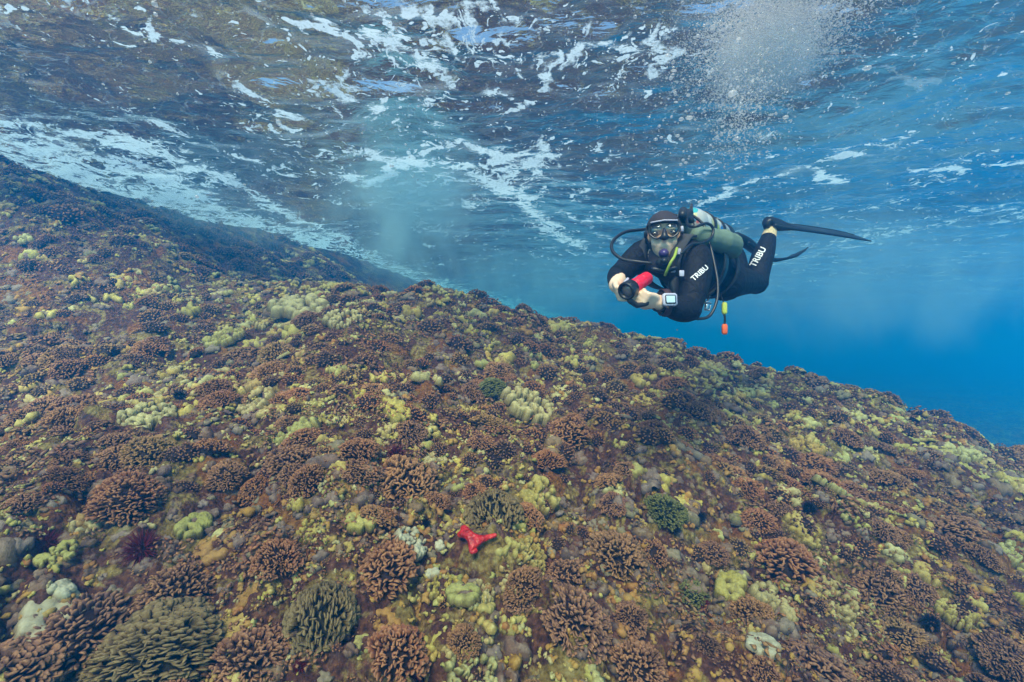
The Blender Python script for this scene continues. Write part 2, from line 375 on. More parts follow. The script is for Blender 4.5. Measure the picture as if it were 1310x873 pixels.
# ------------------------------------------------------------------ corals
def frame(n):
    n = n / np.linalg.norm(n); a = np.array([0, 0, 1.]) if abs(n[2]) < .9 else np.array([1., 0, 0])
    u = np.cross(a, n); u /= np.linalg.norm(u); return u, np.cross(n, u), n
def blade_coral(seed, nb=80, a=.12, bb=.045, align=0.0, sides=7, rings=(.0, .55, .86, 1.0), prof=(.7, .92, 1.12, .62), flat=.66, drop=True):
    """rounded head of upright flattened branches; radius 1; returns V, F, tip"""
    r = np.random.default_rng(seed); V = []; F = []; T = []; nzh = Noise(seed)
    # core dome coloured dark, shade painted between the branches
    ns, nrg = 10, 4
    for j in range(nrg + 1):
        t = j / nrg * math.pi / 2 * 1.15
        for i in range(ns):
            q = 2 * math.pi * i / ns; V.append((.80 * math.sin(t) * math.cos(q), .80 * math.sin(t) * math.sin(q), .80 * flat * math.cos(t) - .04)); T.append(0)
    for j in range(nrg):
        for i in range(ns):
            k = (i + 1) % ns; F.append((j * ns + i, (j + 1) * ns + i, (j + 1) * ns + k)); F.append((j * ns + i, (j + 1) * ns + k, j * ns + k))
    g = r.random() * 6.28; gd = np.array([math.cos(g), math.sin(g), 0])
    for i in range(nb):
        z = 1 - (i + .5) / nb * .98; q = i * 2.39996 + r.normal() * .12
        z = np.clip(z + r.normal() * .02, 0.02, 1); s = math.sqrt(1 - z * z)
        if drop and nzh.at(np.array([s * math.cos(q) * 2.2 + 3]), np.array([s * math.sin(q) * 2.2]))[0] > .8: continue
        d = np.array([s * math.cos(q), s * math.sin(q), z]); hb_ = d * (1 + .16 * float(nzh.at(np.array([d[0] * 1.8]), np.array([d[1] * 1.8 + 7]))[0]))
        u, v, n = frame(d * .75 + np.array([0, 0, .55]) + r.normal(size=3) * .08)
        if r.random() < align: e = gd - n * (gd @ n)
        else:
            w = r.random() * 3.14; e = u * math.cos(w) + v * math.sin(w)
        e = e / (np.linalg.norm(e) + 1e-6); f = np.cross(n, e)
        L = (.92 + r.random() * .12); aa = a * (.7 + r.random() * .65); b2 = bb * (.8 + r.random() * .5)
        cv = r.normal() * .35
        base = len(V)
        for t, pr in zip(rings, prof):
            c = (hb_ * .80 + (hb_ * (L - .90) + n * .19) * t) * np.array([1, 1, flat])
            wv = aa * pr * (.8 + .2 * t); wt = b2 * pr
            for k in range(sides):
                qq = 2 * math.pi * k / sides; cx = math.cos(qq) * wv; cy = math.sin(qq) * wt + cv * cx * cx / aa
                V.append(tuple((c + e * cx + f * cy) * (1 + r.normal() * .012))); T.append(t)
        nr = len(rings)
        for j in range(nr - 1):
            for k in range(sides):
                a0 = base + j * sides + k; a1 = base + j * sides + (k + 1) % sides; b0 = a0 + sides; b1 = a1 + sides
                F.append((a0, a1, b1)); F.append((a0, b1, b0))
        V.append(tuple((hb_ * (.80 + L - .90) + n * .205) * np.array([1, 1, flat]))); T.append(1); top = base + (nr - 1) * sides; tp = len(V) - 1
        for k in range(sides): F.append((top + k, top + (k + 1) % sides, tp))
    return np.array(V), np.array(F), np.array(T)
def knob_coral(seed, n=34, knobs=12, kr=(.14, .34), hk=.8, spread=.75, elong=1.0):
    """patch of rounded lobes, radius about 1, as a closed skin reaching below the ground"""
    r = np.random.default_rng(seed)
    g = np.linspace(-1.12, 1.12, n); X, Y = np.meshgrid(g, g, indexing='ij')
    X = X + r.normal(size=X.shape) * .008; Y = Y + r.normal(size=X.shape) * .008
    Z = np.full(X.shape, -.30)
    for k in range(knobs):
        q = r.random() * 6.28; rr = spread * math.sqrt(r.random()); R_ = kr[0] + (kr[1] - kr[0]) * r.random() ** 1.5
        cx, cy = rr * math.cos(q), rr * math.sin(q) / elong
        ex = 1 + r.random() * .5; th = r.random() * 3.14
        dx = (X - cx) * math.cos(th) + (Y - cy) * math.sin(th); dy = -(X - cx) * math.sin(th) + (Y - cy) * math.cos(th)
        dd = (dx / ex) ** 2 + dy ** 2
        hgt = (R_ * hk + .10) * np.sqrt(np.maximum(1 - dd / R_ ** 2, 0)) + .02 + .08 * (1 - rr)
        Z = np.where(dd < R_ ** 2, np.maximum(Z, hgt), Z)
    nz = Noise(seed + 50)
    Z = np.where(Z > -.2, Z + .07 * nz.fbm(X, Y, .22, 3) - .03 * np.abs(nz.at(X * 14, Y * 14)), Z)
    F = grid_faces(n, n); zf = Z.ravel()[F]
    F = F[(zf > -.2).any(1)]
    used = np.unique(F); mp = -np.ones(n * n, int); mp[used] = np.arange(len(used))
    V = np.stack([X, Y, Z], -1).reshape(-1, 3)[used]; F = mp[F]
    T = np.clip((V[:, 2] + .1) / .5, 0, 1)
    return V, np.concatenate([F[:, [0, 1, 2]], F[:, [0, 2, 3]]]), T
def to_mesh(name, proto): return npmesh(name, proto[0], proto[1], {'tip': proto[2], 'tint': np.zeros(len(proto[0]))})

def coral_mat(name, dark, mid, tip, var, rough=.75, bscale=70, bs=.5, spec=.3):
    """dark bases with crevice shade painted in, mid branches, pale growing tips; var = other mid colours heads may take"""
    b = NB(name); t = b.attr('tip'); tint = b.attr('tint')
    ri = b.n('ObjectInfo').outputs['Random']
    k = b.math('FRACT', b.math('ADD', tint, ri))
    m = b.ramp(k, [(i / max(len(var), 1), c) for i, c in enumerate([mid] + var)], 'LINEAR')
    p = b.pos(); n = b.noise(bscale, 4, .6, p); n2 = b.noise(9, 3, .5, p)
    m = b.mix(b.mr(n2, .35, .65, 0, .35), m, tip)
    c = b.mix(b.mr(t, .0, .62), dark, m)  # base colour darkened to carry the shade of the gaps
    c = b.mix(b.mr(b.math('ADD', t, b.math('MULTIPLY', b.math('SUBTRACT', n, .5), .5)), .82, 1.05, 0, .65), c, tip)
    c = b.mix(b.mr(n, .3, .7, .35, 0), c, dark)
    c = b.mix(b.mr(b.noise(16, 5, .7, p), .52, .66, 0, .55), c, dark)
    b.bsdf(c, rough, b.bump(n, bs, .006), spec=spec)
    return b.m
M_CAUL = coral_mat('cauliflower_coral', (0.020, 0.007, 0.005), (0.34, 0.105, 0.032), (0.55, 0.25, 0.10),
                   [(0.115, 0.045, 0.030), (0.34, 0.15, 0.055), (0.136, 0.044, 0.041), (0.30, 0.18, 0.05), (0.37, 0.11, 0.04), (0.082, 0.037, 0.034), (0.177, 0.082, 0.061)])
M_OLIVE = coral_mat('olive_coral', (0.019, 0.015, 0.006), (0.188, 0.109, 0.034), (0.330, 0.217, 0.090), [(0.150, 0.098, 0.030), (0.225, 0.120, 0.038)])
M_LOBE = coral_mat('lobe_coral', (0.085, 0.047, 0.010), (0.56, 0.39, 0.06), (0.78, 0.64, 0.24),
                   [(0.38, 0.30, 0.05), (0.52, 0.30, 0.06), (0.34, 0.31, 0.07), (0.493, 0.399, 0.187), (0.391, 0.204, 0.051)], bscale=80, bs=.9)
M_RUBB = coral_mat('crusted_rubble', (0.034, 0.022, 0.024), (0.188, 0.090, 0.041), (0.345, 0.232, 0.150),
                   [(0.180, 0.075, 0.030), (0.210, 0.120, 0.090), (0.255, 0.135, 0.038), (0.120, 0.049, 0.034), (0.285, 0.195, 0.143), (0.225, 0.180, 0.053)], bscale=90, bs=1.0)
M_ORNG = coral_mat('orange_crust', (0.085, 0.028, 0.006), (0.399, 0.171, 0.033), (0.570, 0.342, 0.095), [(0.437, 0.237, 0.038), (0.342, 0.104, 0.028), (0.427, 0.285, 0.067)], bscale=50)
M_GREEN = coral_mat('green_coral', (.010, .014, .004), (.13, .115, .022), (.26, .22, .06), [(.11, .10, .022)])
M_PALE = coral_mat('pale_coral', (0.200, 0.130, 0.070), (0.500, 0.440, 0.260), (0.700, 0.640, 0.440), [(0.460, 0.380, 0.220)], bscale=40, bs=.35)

def put_frames(x, y, s, sink=.15, tilt=.8):
    n = Hn(x, y); n = n * tilt + np.array([0, 0, 1 - tilt]); n /= np.linalg.norm(n, axis=-1, keepdims=True)
    z = H(x, y) - sink * s * .5
    return np.stack([x, y, z], -1), n
def scatter(name, protos, x, y, s, mat, sink=.15, sz=None, squash=(.8, 1.15), seed=0):
    """many small pieces joined into one mesh"""
    r = np.random.default_rng(seed); Pp, n = put_frames(x, y, s, sink)
    Vs = []; Fs = []; T = []; TI = []; off = 0
    which = r.integers(0, len(protos), len(x)); ang = r.random(len(x)) * 6.283; sq = r.uniform(*squash, len(x))
    for k, (V, F, t) in enumerate(protos):
        idx = np.where(which == k)[0]
        if len(idx) == 0: continue
        nn = n[idx]; ref = np.array([1., 0, 0]); u = ref - nn * (nn @ ref)[:, None]; u /= np.linalg.norm(u, axis=1, keepdims=True); v = np.cross(nn, u)
        c, sn = np.cos(ang[idx])[:, None], np.sin(ang[idx])[:, None]; u2 = u * c + v * sn; v2 = -u * sn + v * c
        ss = s[idx][:, None, None]
        W_ = (V[None, :, 0:1] * u2[:, None] + V[None, :, 1:2] * v2[:, None] + V[None, :, 2:3] * (nn * sq[idx][:, None])[:, None]) * ss + Pp[idx][:, None]
        Vs.append(W_.reshape(-1, 3)); m = len(V)
        Fs.append((F[None] + (np.arange(len(idx)) * m)[:, None, None]).reshape(-1, 3) + off); off += m * len(idx)
        T.append(np.tile(t, len(idx))); TI.append(np.repeat(r.random(len(idx)), m))
    me = npmesh(name, np.concatenate(Vs), np.concatenate(Fs), {'tip': np.concatenate(T), 'tint': np.concatenate(TI)})
    return link(name, me, mat)
def place(name, me, mat, x, y, s, label=None, cat=None, group=None, sink=.15, rot=None, sq=1.0, tilt=.8, asp=1.0):
    Pp, n = put_frames(np.array([x]), np.array([y]), np.array([s]), sink, tilt)
    o = link(name, me, mat); o.location = Pp[0]
    q = Vector(n[0]).to_track_quat('Z', 'Y'); rot = rng.random() * 6.283 if rot is None else rot
    o.rotation_mode = 'QUATERNION'; o.rotation_quaternion = q @ Quaternion((0, 0, 1), rot); o.scale = (s, s * asp, s * sq)
    return tag(o, label, cat, group)

# ---- where the picture's own spots lie on the reef
def hit(px, py):
    """first place on the reef along the line of sight of photo point (px, py)"""
    dx, dz = (px - 655) / FPX, (436.5 - py) / FPX
    t = np.linspace(.5, 14, 2400); below = H(dx * t, t) > dz * t
    i = int(np.argmax(below)); return (dx * t[i], t[i]) if below[i] else (dx * 6, 6.)
def seen(x, y, m=.25):
    return (np.abs(x) < 1.2 * y + m) & (y > .7)

# ---- scattered positions: jittered grid, denser and smaller close by
def field(step, ymax, ymin=.6, seed=0, xmax=9):
    r = np.random.default_rng(seed)
    gx, gy = np.meshgrid(np.arange(-xmax, xmax, step), np.arange(ymin, ymax, step))
    x = (gx + r.uniform(-.5, .5, gx.shape) * step).ravel(); y = (gy + r.uniform(-.5, .5, gx.shape) * step).ravel()
    k = (np.abs(x) < 1.3 * y + .5); return x[k], y[k], r
taken = []
def free(x, y, rad):
    """keep only spots clear of the hand placed things"""
    if not taken: return np.ones(len(x), bool)
    t = np.array(taken); d = np.hypot(x[:, None] - t[None, :, 0], y[:, None] - t[None, :, 1])
    return (d > (t[None, :, 2] + rad[:, None]) * .8).all(1)
# ------------------------------------------------------------------ hand placed corals, sponge and urchins
BL = [to_mesh('coral_head', blade_coral(100 + i, nb, a, bb, al)) for i, (nb, a, bb, al) in enumerate(
    [(300, .085, .030, .0), (260, .10, .031, .2), (340, .070, .029, .0), (280, .095, .029, .5), (430, .070, .024, .3), (470, .062, .023, .5)])]
BR = [to_mesh('ridged_head', blade_coral(140 + i, 300, .12, .026, .85, sides=8)) for i in range(2)] + [to_mesh('ridged_head', blade_coral(149, 620, .085, .018, .8, sides=7))]
KN = [to_mesh('lobed_patch', knob_coral(200 + i, 62, kn, kr, hk, sp, el)) for i, (kn, kr, hk, sp, el) in enumerate(
    [(30, (.10, .24), .7, .8, 1), (48, (.07, .18), .8, .85, 1), (70, (.05, .14), .9, .9, 1.3), (26, (.12, .26), .6, .7, 1.4), (90, (.05, .11), 1., .9, 1), (14, (.22, .42), .7, .5, 1)])]
CREV = {}
for m in BL + BR + KN: m.materials.append(M_CAUL)
def meshcopy(me, mat):
    k = (me.name, mat.name)
    if k not in CREV:
        c = me.copy(); c.materials.clear(); c.materials.append(mat); CREV[k] = c
    return CREV[k]
HAND = [  # name, variants, material, px, py, radius in photo px, label, category, squash
 ('finger_coral', BR[0], M_OLIVE, 413, 792, 42, 'olive green ridged coral head near the bottom edge, left of centre', .95),
 ('finger_coral', BR[2], M_OLIVE, 198, 838, 66, 'large dull olive brown coral head on the bottom edge, right of a reddish one', .8),
 ('cauliflower_coral', BL[5], M_CAUL, 112, 812, 62, 'large reddish brown branching coral head in the bottom left corner', .8),
 ('cauliflower_coral', BL[3], M_CAUL, 510, 838, 38, 'reddish brown coral head on the bottom edge beside a dark maroon urchin', .9),
 ('cauliflower_coral', BL[4], M_CAUL, 322, 852, 48, 'red brown branching coral head cut by the bottom edge, left of the olive ridged head', .85),
 ('cauliflower_coral', BL[1], M_CAUL, 495, 730, 38, 'pinkish orange branching coral with pale cream branches in its middle', .9),
 ('cauliflower_coral', BL[2], M_CAUL, 228, 765, 40, 'brown coral head with fine branches below the maroon urchin', .9),
 ('cauliflower_coral', BL[5], M_CAUL, 163, 640, 36, 'dark brown bushy coral head on the left of the lower reef', 1.),
 ('finger_coral', BR[1], M_OLIVE, 632, 655, 33, 'golden brown coral with upright ridges just above the red sponge', .95),
 ('cauliflower_coral', BL[3], M_CAUL, 520, 622, 36, 'rust coloured coral head up the slope from the black urchin', .95),
 ('cauliflower_coral', BL[4], M_CAUL, 735, 800, 46, 'broad mauve brown coral head on the lower reef right of centre', .8),
 ('cauliflower_coral', BL[4], M_CAUL, 790, 715, 38, 'purplish brown coral head on the reef right of the red sponge', .85),
 ('cauliflower_coral', BL[2], M_CAUL, 815, 855, 36, 'mauve brown coral head cut by the bottom edge, right of centre', .85),
 ('cauliflower_coral', BL[1], M_CAUL, 1040, 858, 44, 'rosy brown coral head on the bottom edge towards the right', .8),
 ('green_coral', BL[5], M_GREEN, 851, 655, 24, 'moss green coral head beside a black urchin on the right half of the reef', .95),
 ('green_coral', BL[3], M_GREEN, 886, 760, 19, 'small dark green coral head on the lower right of the reef', .95),
 ('green_coral', BR[0], M_GREEN, 630, 500, 17, 'small green upright coral head near the middle of the reef', 1.1),
 ('lobe_coral', KN[3], M_PALE, 76, 800, 56, 'long pale cream coral plate with dark holes at the far lower left', .55),
 ('lobe_coral', KN[5], M_LOBE, 289, 684, 19, 'smooth rounded yellow coral lobe beside a pointed one on the lower left', .8),
 ('lobe_coral', KN[3], M_LOBE, 248, 675, 26, 'pointed lemon yellow coral lobes left of the smooth rounded one', .8),
 ('lobe_coral', KN[1], M_LOBE, 72, 712, 22, 'yellow coral ring with a brown centre near the left edge', .5),
 ('lobe_coral', KN[5], M_PALE, 78, 757, 18, 'pale greenish boulder shaped coral above the long cream plate', .9),
 ('lobe_coral', KN[1], M_PALE, 528, 696, 24, 'bright cream yellow coral patch just below the black urchin', .8),
 ('lobe_coral', KN[5], M_PALE, 563, 699, 9, 'tiny round pale yellow coral knob left of the red sponge', 1.),
 ('lobe_coral', KN[5], M_PALE, 553, 735, 12, 'small pale yellow coral lump down the slope from the red sponge', .9),
 ('lobe_coral', KN[2], M_LOBE, 400, 680, 22, 'cluster of pale yellow coral lobes left of the pale rock', .8),
 ('lobe_coral', KN[4], M_LOBE, 678, 520, 38, 'broad bright yellow green coral patch in the middle of the reef', .7),
 ('lobe_coral', KN[1], M_LOBE, 605, 530, 22, 'yellow lobed coral left of the broad yellow green patch', .9),
 ('lobe_coral', KN[2], M_LOBE, 385, 395, 42, 'large yellow green coral patch on the upper left of the reef', .6),
 ('lobe_coral', KN[4], M_LOBE, 440, 410, 24, 'yellow green coral patch close under the reef crest', .7),
 ('lobe_coral', KN[4], M_LOBE, 285, 433, 26, 'round green yellow coral patch on the upper left slope', .6),
 ('lobe_coral', KN[2], M_LOBE, 190, 535, 36, 'wide dull yellow coral patch on the left slope', .6),
 ('lobe_coral', KN[1], M_LOBE, 875, 645, 24, 'pale yellow coral lobes above the moss green head', .8),
 ('lobe_coral', KN[3], M_PALE, 975, 825, 30, 'flat off white coral slab on the lower right of the reef', .4),
 ('lobe_coral', KN[4], M_LOBE, 1065, 770, 30, 'yellow green knobbly coral patch on the lower right of the reef', .6),
 ('orange_coral', KN[0], M_ORNG, 497, 795, 22, 'smooth burnt orange crust beside the ridged olive head', .4),
 ('orange_coral', KN[3], M_ORNG, 300, 800, 28, 'patch of orange crusting growth between two brown heads at the bottom', .4),
 ('orange_coral', KN[0], M_ORNG, 270, 705, 34, 'orange brown crust under the yellow lobes on the lower left', .35),
]
for nm, me, mt, px, py, rp, lab, sq in HAND:
    x, y = hit(px, py); s = rp * y / FPX * 1.05
    place(nm, meshcopy(me, mt), None, x, y, s, lab, 'coral', sink=.1 if mt in (M_CAUL, M_OLIVE, M_GREEN) else -.12, sq=sq)
    taken.append((x, y, s * .85))
# red sponge
def sponge():
    b = NB('red_sponge'); p = b.obj()
    n = b.noise(30, 4, .6, p)
    b.bsdf(b.ramp(n, [(.3, (.22, .004, .004)), (.55, (.58, .010, .006)), (.75, (.75, .05, .02))]), .45, b.bump(b.vor(60, p), .6, .01), spec=.5)
    x, y = hit(606, 703); sc = 1.1 * y / FPX
    pts = {0: (-16, 15, 2), 1: (-8, 6, 6), 2: (2, -4, 6), 3: (0, -17, 4), 4: (14, 1, 5), 5: (27, 7, 3), 6: (-20, 5, 1), 7: (7, -12, 4)}
    ed = [(0, 1), (1, 2), (2, 3), (2, 4), (4, 5), (1, 6), (3, 7)]; rad = [4.5, 6, 6.5, 3.2, 3.6, 2.4, 3.2, 3]
    me = bpy.data.meshes.new('red_sponge'); me.from_pydata([Vector(v) * sc for v in pts.values()], ed, [])
    o = place('red_sponge', me, b.m, x, y, 1, 'bright red branching sponge lying on the reef', 'sponge', sink=-.055, rot=0)
    m = o.modifiers.new('skin', 'SKIN')
    for i, v in enumerate(me.skin_vertices[0].data if me.skin_vertices else []): v.radius = (rad[i] * sc,) * 2
    o.modifiers.new('sub', 'SUBSURF').render_levels = 2
    return o, rad, sc
def skin_radii(o, rads, root=0):
    me = o.data
    if not me.skin_vertices: 
        bm = bmesh.new(); bm.from_mesh(me); bm.verts.layers.skin.verify(); bm.to_mesh(me); bm.free()
    for i, v in enumerate(me.skin_vertices[0].data):
        r = rads[i]; v.radius = (r, r) if not isinstance(r, tuple) else r; v.use_root = (i == root)
o_, rad_, sc_ = sponge(); skin_radii(o_, [r * sc_ for r in rad_], 2)
x, y = hit(606, 703); taken.append((x, y, .11))
# urchins: ball with spines
M_URCH = NB('urchin_black'); M_URCH.bsdf((.008, .007, .012), .35, spec=.5); M_URCH = M_URCH.m
M_URCHR = NB('urchin_maroon'); M_URCHR.bsdf((.11, .006, .010), .45, spec=.4); M_URCHR = M_URCHR.m
def urchin_mesh(name, ns=110, ln=.75, w=.035):
    r = np.random.default_rng(5); V = []; F = []
    bm = bmesh.new(); bmesh.ops.create_icosphere(bm, subdivisions=2, radius=.42)
    V = [tuple(np.array(v.co) * [1, 1, .7]) for v in bm.verts]; F = [tuple(v.index for v in f.verts) for f in bm.faces]; bm.free()
    for i in range(ns):
        z = 1 - (i + .5) / ns * 1.15; q = i * 2.39996; s = math.sqrt(max(1 - z * z, 0)); d = np.array([s * math.cos(q), s * math.sin(q), z]) + r.normal(size=3) * .12
        u, v, n = frame(d); L = .42 + ln * (.6 + .5 * r.random()); b0 = len(V)
        for k in range(4): qq = k * 1.5708; V.append(tuple(n * .3 + (u * math.cos(qq) + v * math.sin(qq)) * w))
        V.append(tuple(n * L))
        for k in range(4): F.append((b0 + k, b0 + (k + 1) % 4, b0 + 4))
    return npmesh(name, V, F, smooth=False)
UB, UR = urchin_mesh('urchin', 150, .45, .05), urchin_mesh('urchin', 130, .5, .06)
UB.materials.append(M_URCH); UR.materials.append(M_URCHR)
for px, py, rp, red, lab in [
    (543, 672, 13, 0, 'black sea urchin in a hollow above the cream yellow coral'),
    (527, 862, 20, 1, 'dark maroon sea urchin at the bottom edge of the reef'),
    (182, 705, 30, 1, 'large maroon sea urchin among yellow lobes on the lower left'),
    (507, 583, 18, 1, 'maroon sea urchin in the centre of the slope'),
    (60, 700, 22, 1, 'dark maroon sea urchin in a hollow near the left edge'),
    (384, 858, 13, 1, 'bright maroon urchin between coral heads at the bottom edge'),
    (632, 513, 12, 0, 'black urchin under the small green upright coral'),
    (862, 680, 14, 0, 'black urchin below the moss green coral head'),
    (1035, 652, 14, 0, 'black urchin on the right half of the reef, far from other urchins'),
    (895, 665, 13, 0, 'black urchin right of the moss green coral head'),
    (230, 508, 12, 0, 'black urchin on the left slope above the dull yellow patch'),
    (1190, 800, 18, 0, 'black urchin on the shaded lower right of the reef'),
    (900, 778, 13, 1, 'small maroon urchin beside the dark green coral head')]:
    x, y = hit(px, py); s = rp * y / FPX
    place('sea_urchin', UR if red else UB, None, x, y, s, lab, 'sea urchin', 'sea urchins on the reef', sink=-.1)
    taken.append((x, y, s * .7))

# ------------------------------------------------------------------ all the other coral heads
def depth_note(x, y):
    side = 'left' if x < -.35 * y else ('right' if x > .35 * y else 'middle')
    far = 'at the bottom' if y < 1.9 else ('halfway up the slope' if y < 3.2 else 'near the crest')
    return side, far
MARK = {413: 'ridged olive head', 198: 'big dull olive head', 632: 'golden ridged coral', 851: 'moss green head', 886: 'dark green head',
        630: 'small green upright coral', 76: 'long cream plate', 289: 'smooth yellow lobe', 678: 'broad yellow green patch', 385: 'large upper left yellow patch',
        190: 'wide dull yellow patch', 975: 'flat off white slab', 1065: 'knobbly yellow green patch', 735: 'broad mauve head', 605: 'red sponge', 163: 'dark bushy head',
        1035: 'black urchin on the right', 285: 'round green yellow patch', 520: 'rust coloured head', 113: 'reddish corner head'}
MPOS = {'red sponge': (606, 703), 'black urchin on the right': (1035, 652), 'reddish corner head': (112, 812)}
for h_ in HAND:
    if h_[3] in MARK and MARK[h_[3]] not in MPOS: MPOS[MARK[h_[3]]] = (h_[3], h_[4])
MPOS = {k: hit(*v) for k, v in MPOS.items()}
used_labels = set()
def where(x, y, size, what, lim=1.1):
    """a label naming a nearby landmark, or None when it would not be unique"""
    near = sorted(MPOS.items(), key=lambda kv: math.hypot(kv[1][0] - x, kv[1][1] - y))
    for nm, (mx, my) in near[:4]:
        dx, dy = x - mx, y - my; d = math.hypot(dx, dy)
        if d > lim: break
        h_ = 'left' if dx < -.35 * abs(dy) else ('right' if dx > .35 * abs(dy) else ''); v_ = 'above' if dy > .35 * abs(dx) else ('below' if dy < -.35 * abs(dx) else '')
        dirs = (v_ + (' and ' + h_ + ' of' if h_ else '')) if v_ else h_ + ' of'
        dist = 'close ' if d < .3 else ('a little ' if d < .6 else 'well ')
        for t in (f'{what} {dist}{dirs} the {nm}', f'{size} {what} {dist}{dirs} the {nm}'):
            if len(t.split()) > 16: continue
            if t not in used_labels: used_labels.add(t); return t
    return None
x, y, r = field(.125, 9.0, seed=3)
dens = .5 + .5 * N2.fbm(x, y, .8, 3) * 1.6
yc = crest_y(x)
s = np.exp(r.normal(size=len(x)) * .36) * .066; s = np.clip(s, .035, .14)
keep = (r.random(len(x)) < np.clip(dens * 1.25, .15, 1)) & (y < np.where(x < -2, 9.5, yc + .8)) & free(x, y, s)
x, y, s = x[keep], y[keep], s[keep]
vis = seen(x, y); order = np.argsort(-(s / y) * vis)
big, rest = order[:262], order[262:]
for i in big:
    side, far = depth_note(x[i], y[i])
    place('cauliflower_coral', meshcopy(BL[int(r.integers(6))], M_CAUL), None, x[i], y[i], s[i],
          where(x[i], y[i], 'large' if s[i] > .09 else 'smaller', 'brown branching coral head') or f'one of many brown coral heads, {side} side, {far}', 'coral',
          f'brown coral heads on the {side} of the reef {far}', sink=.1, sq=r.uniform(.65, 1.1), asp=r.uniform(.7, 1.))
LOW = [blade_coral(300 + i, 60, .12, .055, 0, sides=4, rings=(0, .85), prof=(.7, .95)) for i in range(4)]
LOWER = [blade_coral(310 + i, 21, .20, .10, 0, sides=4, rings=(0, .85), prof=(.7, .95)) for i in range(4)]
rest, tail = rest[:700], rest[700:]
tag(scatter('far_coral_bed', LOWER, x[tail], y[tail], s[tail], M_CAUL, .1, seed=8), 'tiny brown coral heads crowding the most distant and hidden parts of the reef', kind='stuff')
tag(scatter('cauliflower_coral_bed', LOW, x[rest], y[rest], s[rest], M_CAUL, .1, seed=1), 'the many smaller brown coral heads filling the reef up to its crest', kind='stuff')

# yellow lobe corals in clumps
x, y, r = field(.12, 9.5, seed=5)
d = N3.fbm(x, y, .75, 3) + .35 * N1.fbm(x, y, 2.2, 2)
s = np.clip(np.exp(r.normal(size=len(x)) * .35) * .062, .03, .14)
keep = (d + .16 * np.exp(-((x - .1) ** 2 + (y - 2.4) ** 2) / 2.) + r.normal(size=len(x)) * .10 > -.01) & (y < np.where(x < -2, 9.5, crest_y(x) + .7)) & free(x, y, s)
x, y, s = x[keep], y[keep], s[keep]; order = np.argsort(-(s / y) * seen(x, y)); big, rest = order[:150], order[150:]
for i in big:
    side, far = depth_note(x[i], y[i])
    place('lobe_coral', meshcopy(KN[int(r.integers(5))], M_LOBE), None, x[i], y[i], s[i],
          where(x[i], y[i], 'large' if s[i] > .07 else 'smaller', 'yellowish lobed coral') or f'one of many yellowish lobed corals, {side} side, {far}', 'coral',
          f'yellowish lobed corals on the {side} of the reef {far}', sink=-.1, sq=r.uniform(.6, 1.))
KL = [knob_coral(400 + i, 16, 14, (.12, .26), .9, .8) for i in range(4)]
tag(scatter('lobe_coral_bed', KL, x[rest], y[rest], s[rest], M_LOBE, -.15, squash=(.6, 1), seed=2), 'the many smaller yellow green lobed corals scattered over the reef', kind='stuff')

SPX = hit(606, 703)
# lumpy crust and nubbins between the heads
def nub(seed):
    r = np.random.default_rng(seed); bm = bmesh.new(); bmesh.ops.create_icosphere(bm, subdivisions=1, radius=1)
    v0 = np.array([v.co for v in bm.verts]); f0 = np.array([[v.index for v in f.verts] for f in bm.faces]); bm.free()
    Vs = []; Fs = []
    for k in range(3):
        q = r.random() * 6.28; c = np.array([math.cos(q), math.sin(q), r.normal() * .2]) * (.75 if k else 0)
        Vs.append(v0 * (.42 + .5 * r.random()) * r.uniform(.45, 1.35, (len(v0), 1)) * np.array([1, r.uniform(.6, 1), 1]) + c); Fs.append(f0 + k * len(v0))
    V = np.concatenate(Vs); F = np.concatenate(Fs)
    return V, F, np.clip(V[:, 2] * .5 + .5, 0, 1)
MINI = []
for i in range(3):
    V, F, T = blade_coral(600 + i, 10, .30, .13, 0, sides=4, rings=(0, .85), prof=(.7, .95), drop=False)
    F = F[(F >= 50).all(1)] - 50; MINI.append((V[50:], F, T[50:]))
SHEET = [knob_coral(620 + i, 10, 9, (.16, .4), .8, .8) for i in range(5)]
NUB = [nub(500 + i) for i in range(6)]
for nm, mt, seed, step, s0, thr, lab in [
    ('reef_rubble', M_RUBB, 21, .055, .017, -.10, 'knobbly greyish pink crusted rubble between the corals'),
    ('yellow_nubbins', M_LOBE, 22, .032, .010, .04, 'small yellow coral nubbins in patches, thickest in the painted warm light at bottom centre'),
    ('orange_crust', M_ORNG, 23, .048, .014, .20, 'small orange crusting lumps, massed at bottom centre as a painted pool of warm light'),
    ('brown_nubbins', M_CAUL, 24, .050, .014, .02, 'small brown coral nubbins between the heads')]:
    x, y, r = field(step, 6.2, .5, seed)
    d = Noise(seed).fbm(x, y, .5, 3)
    if nm in ('orange_crust', 'yellow_nubbins'): d = d + .42 * np.exp(-((x + .15) ** 2 + (y - 1.75) ** 2) / .7)  # extra orange and yellow massed here as a painted pool of warm light
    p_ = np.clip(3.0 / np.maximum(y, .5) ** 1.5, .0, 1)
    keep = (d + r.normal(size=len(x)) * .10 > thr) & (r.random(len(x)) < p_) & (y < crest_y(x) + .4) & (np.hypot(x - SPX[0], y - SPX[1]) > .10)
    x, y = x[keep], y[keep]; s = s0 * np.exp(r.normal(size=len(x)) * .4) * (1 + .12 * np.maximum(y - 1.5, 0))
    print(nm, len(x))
    tag(scatter(nm, MINI if nm == 'brown_nubbins' else (SHEET if nm == 'reef_rubble' else NUB), x, y, s * (1.9 if nm == 'brown_nubbins' else 1.3 if nm == 'reef_rubble' else 1), mt, -.2, squash=(.6, 1.1), seed=seed), lab, kind='stuff')
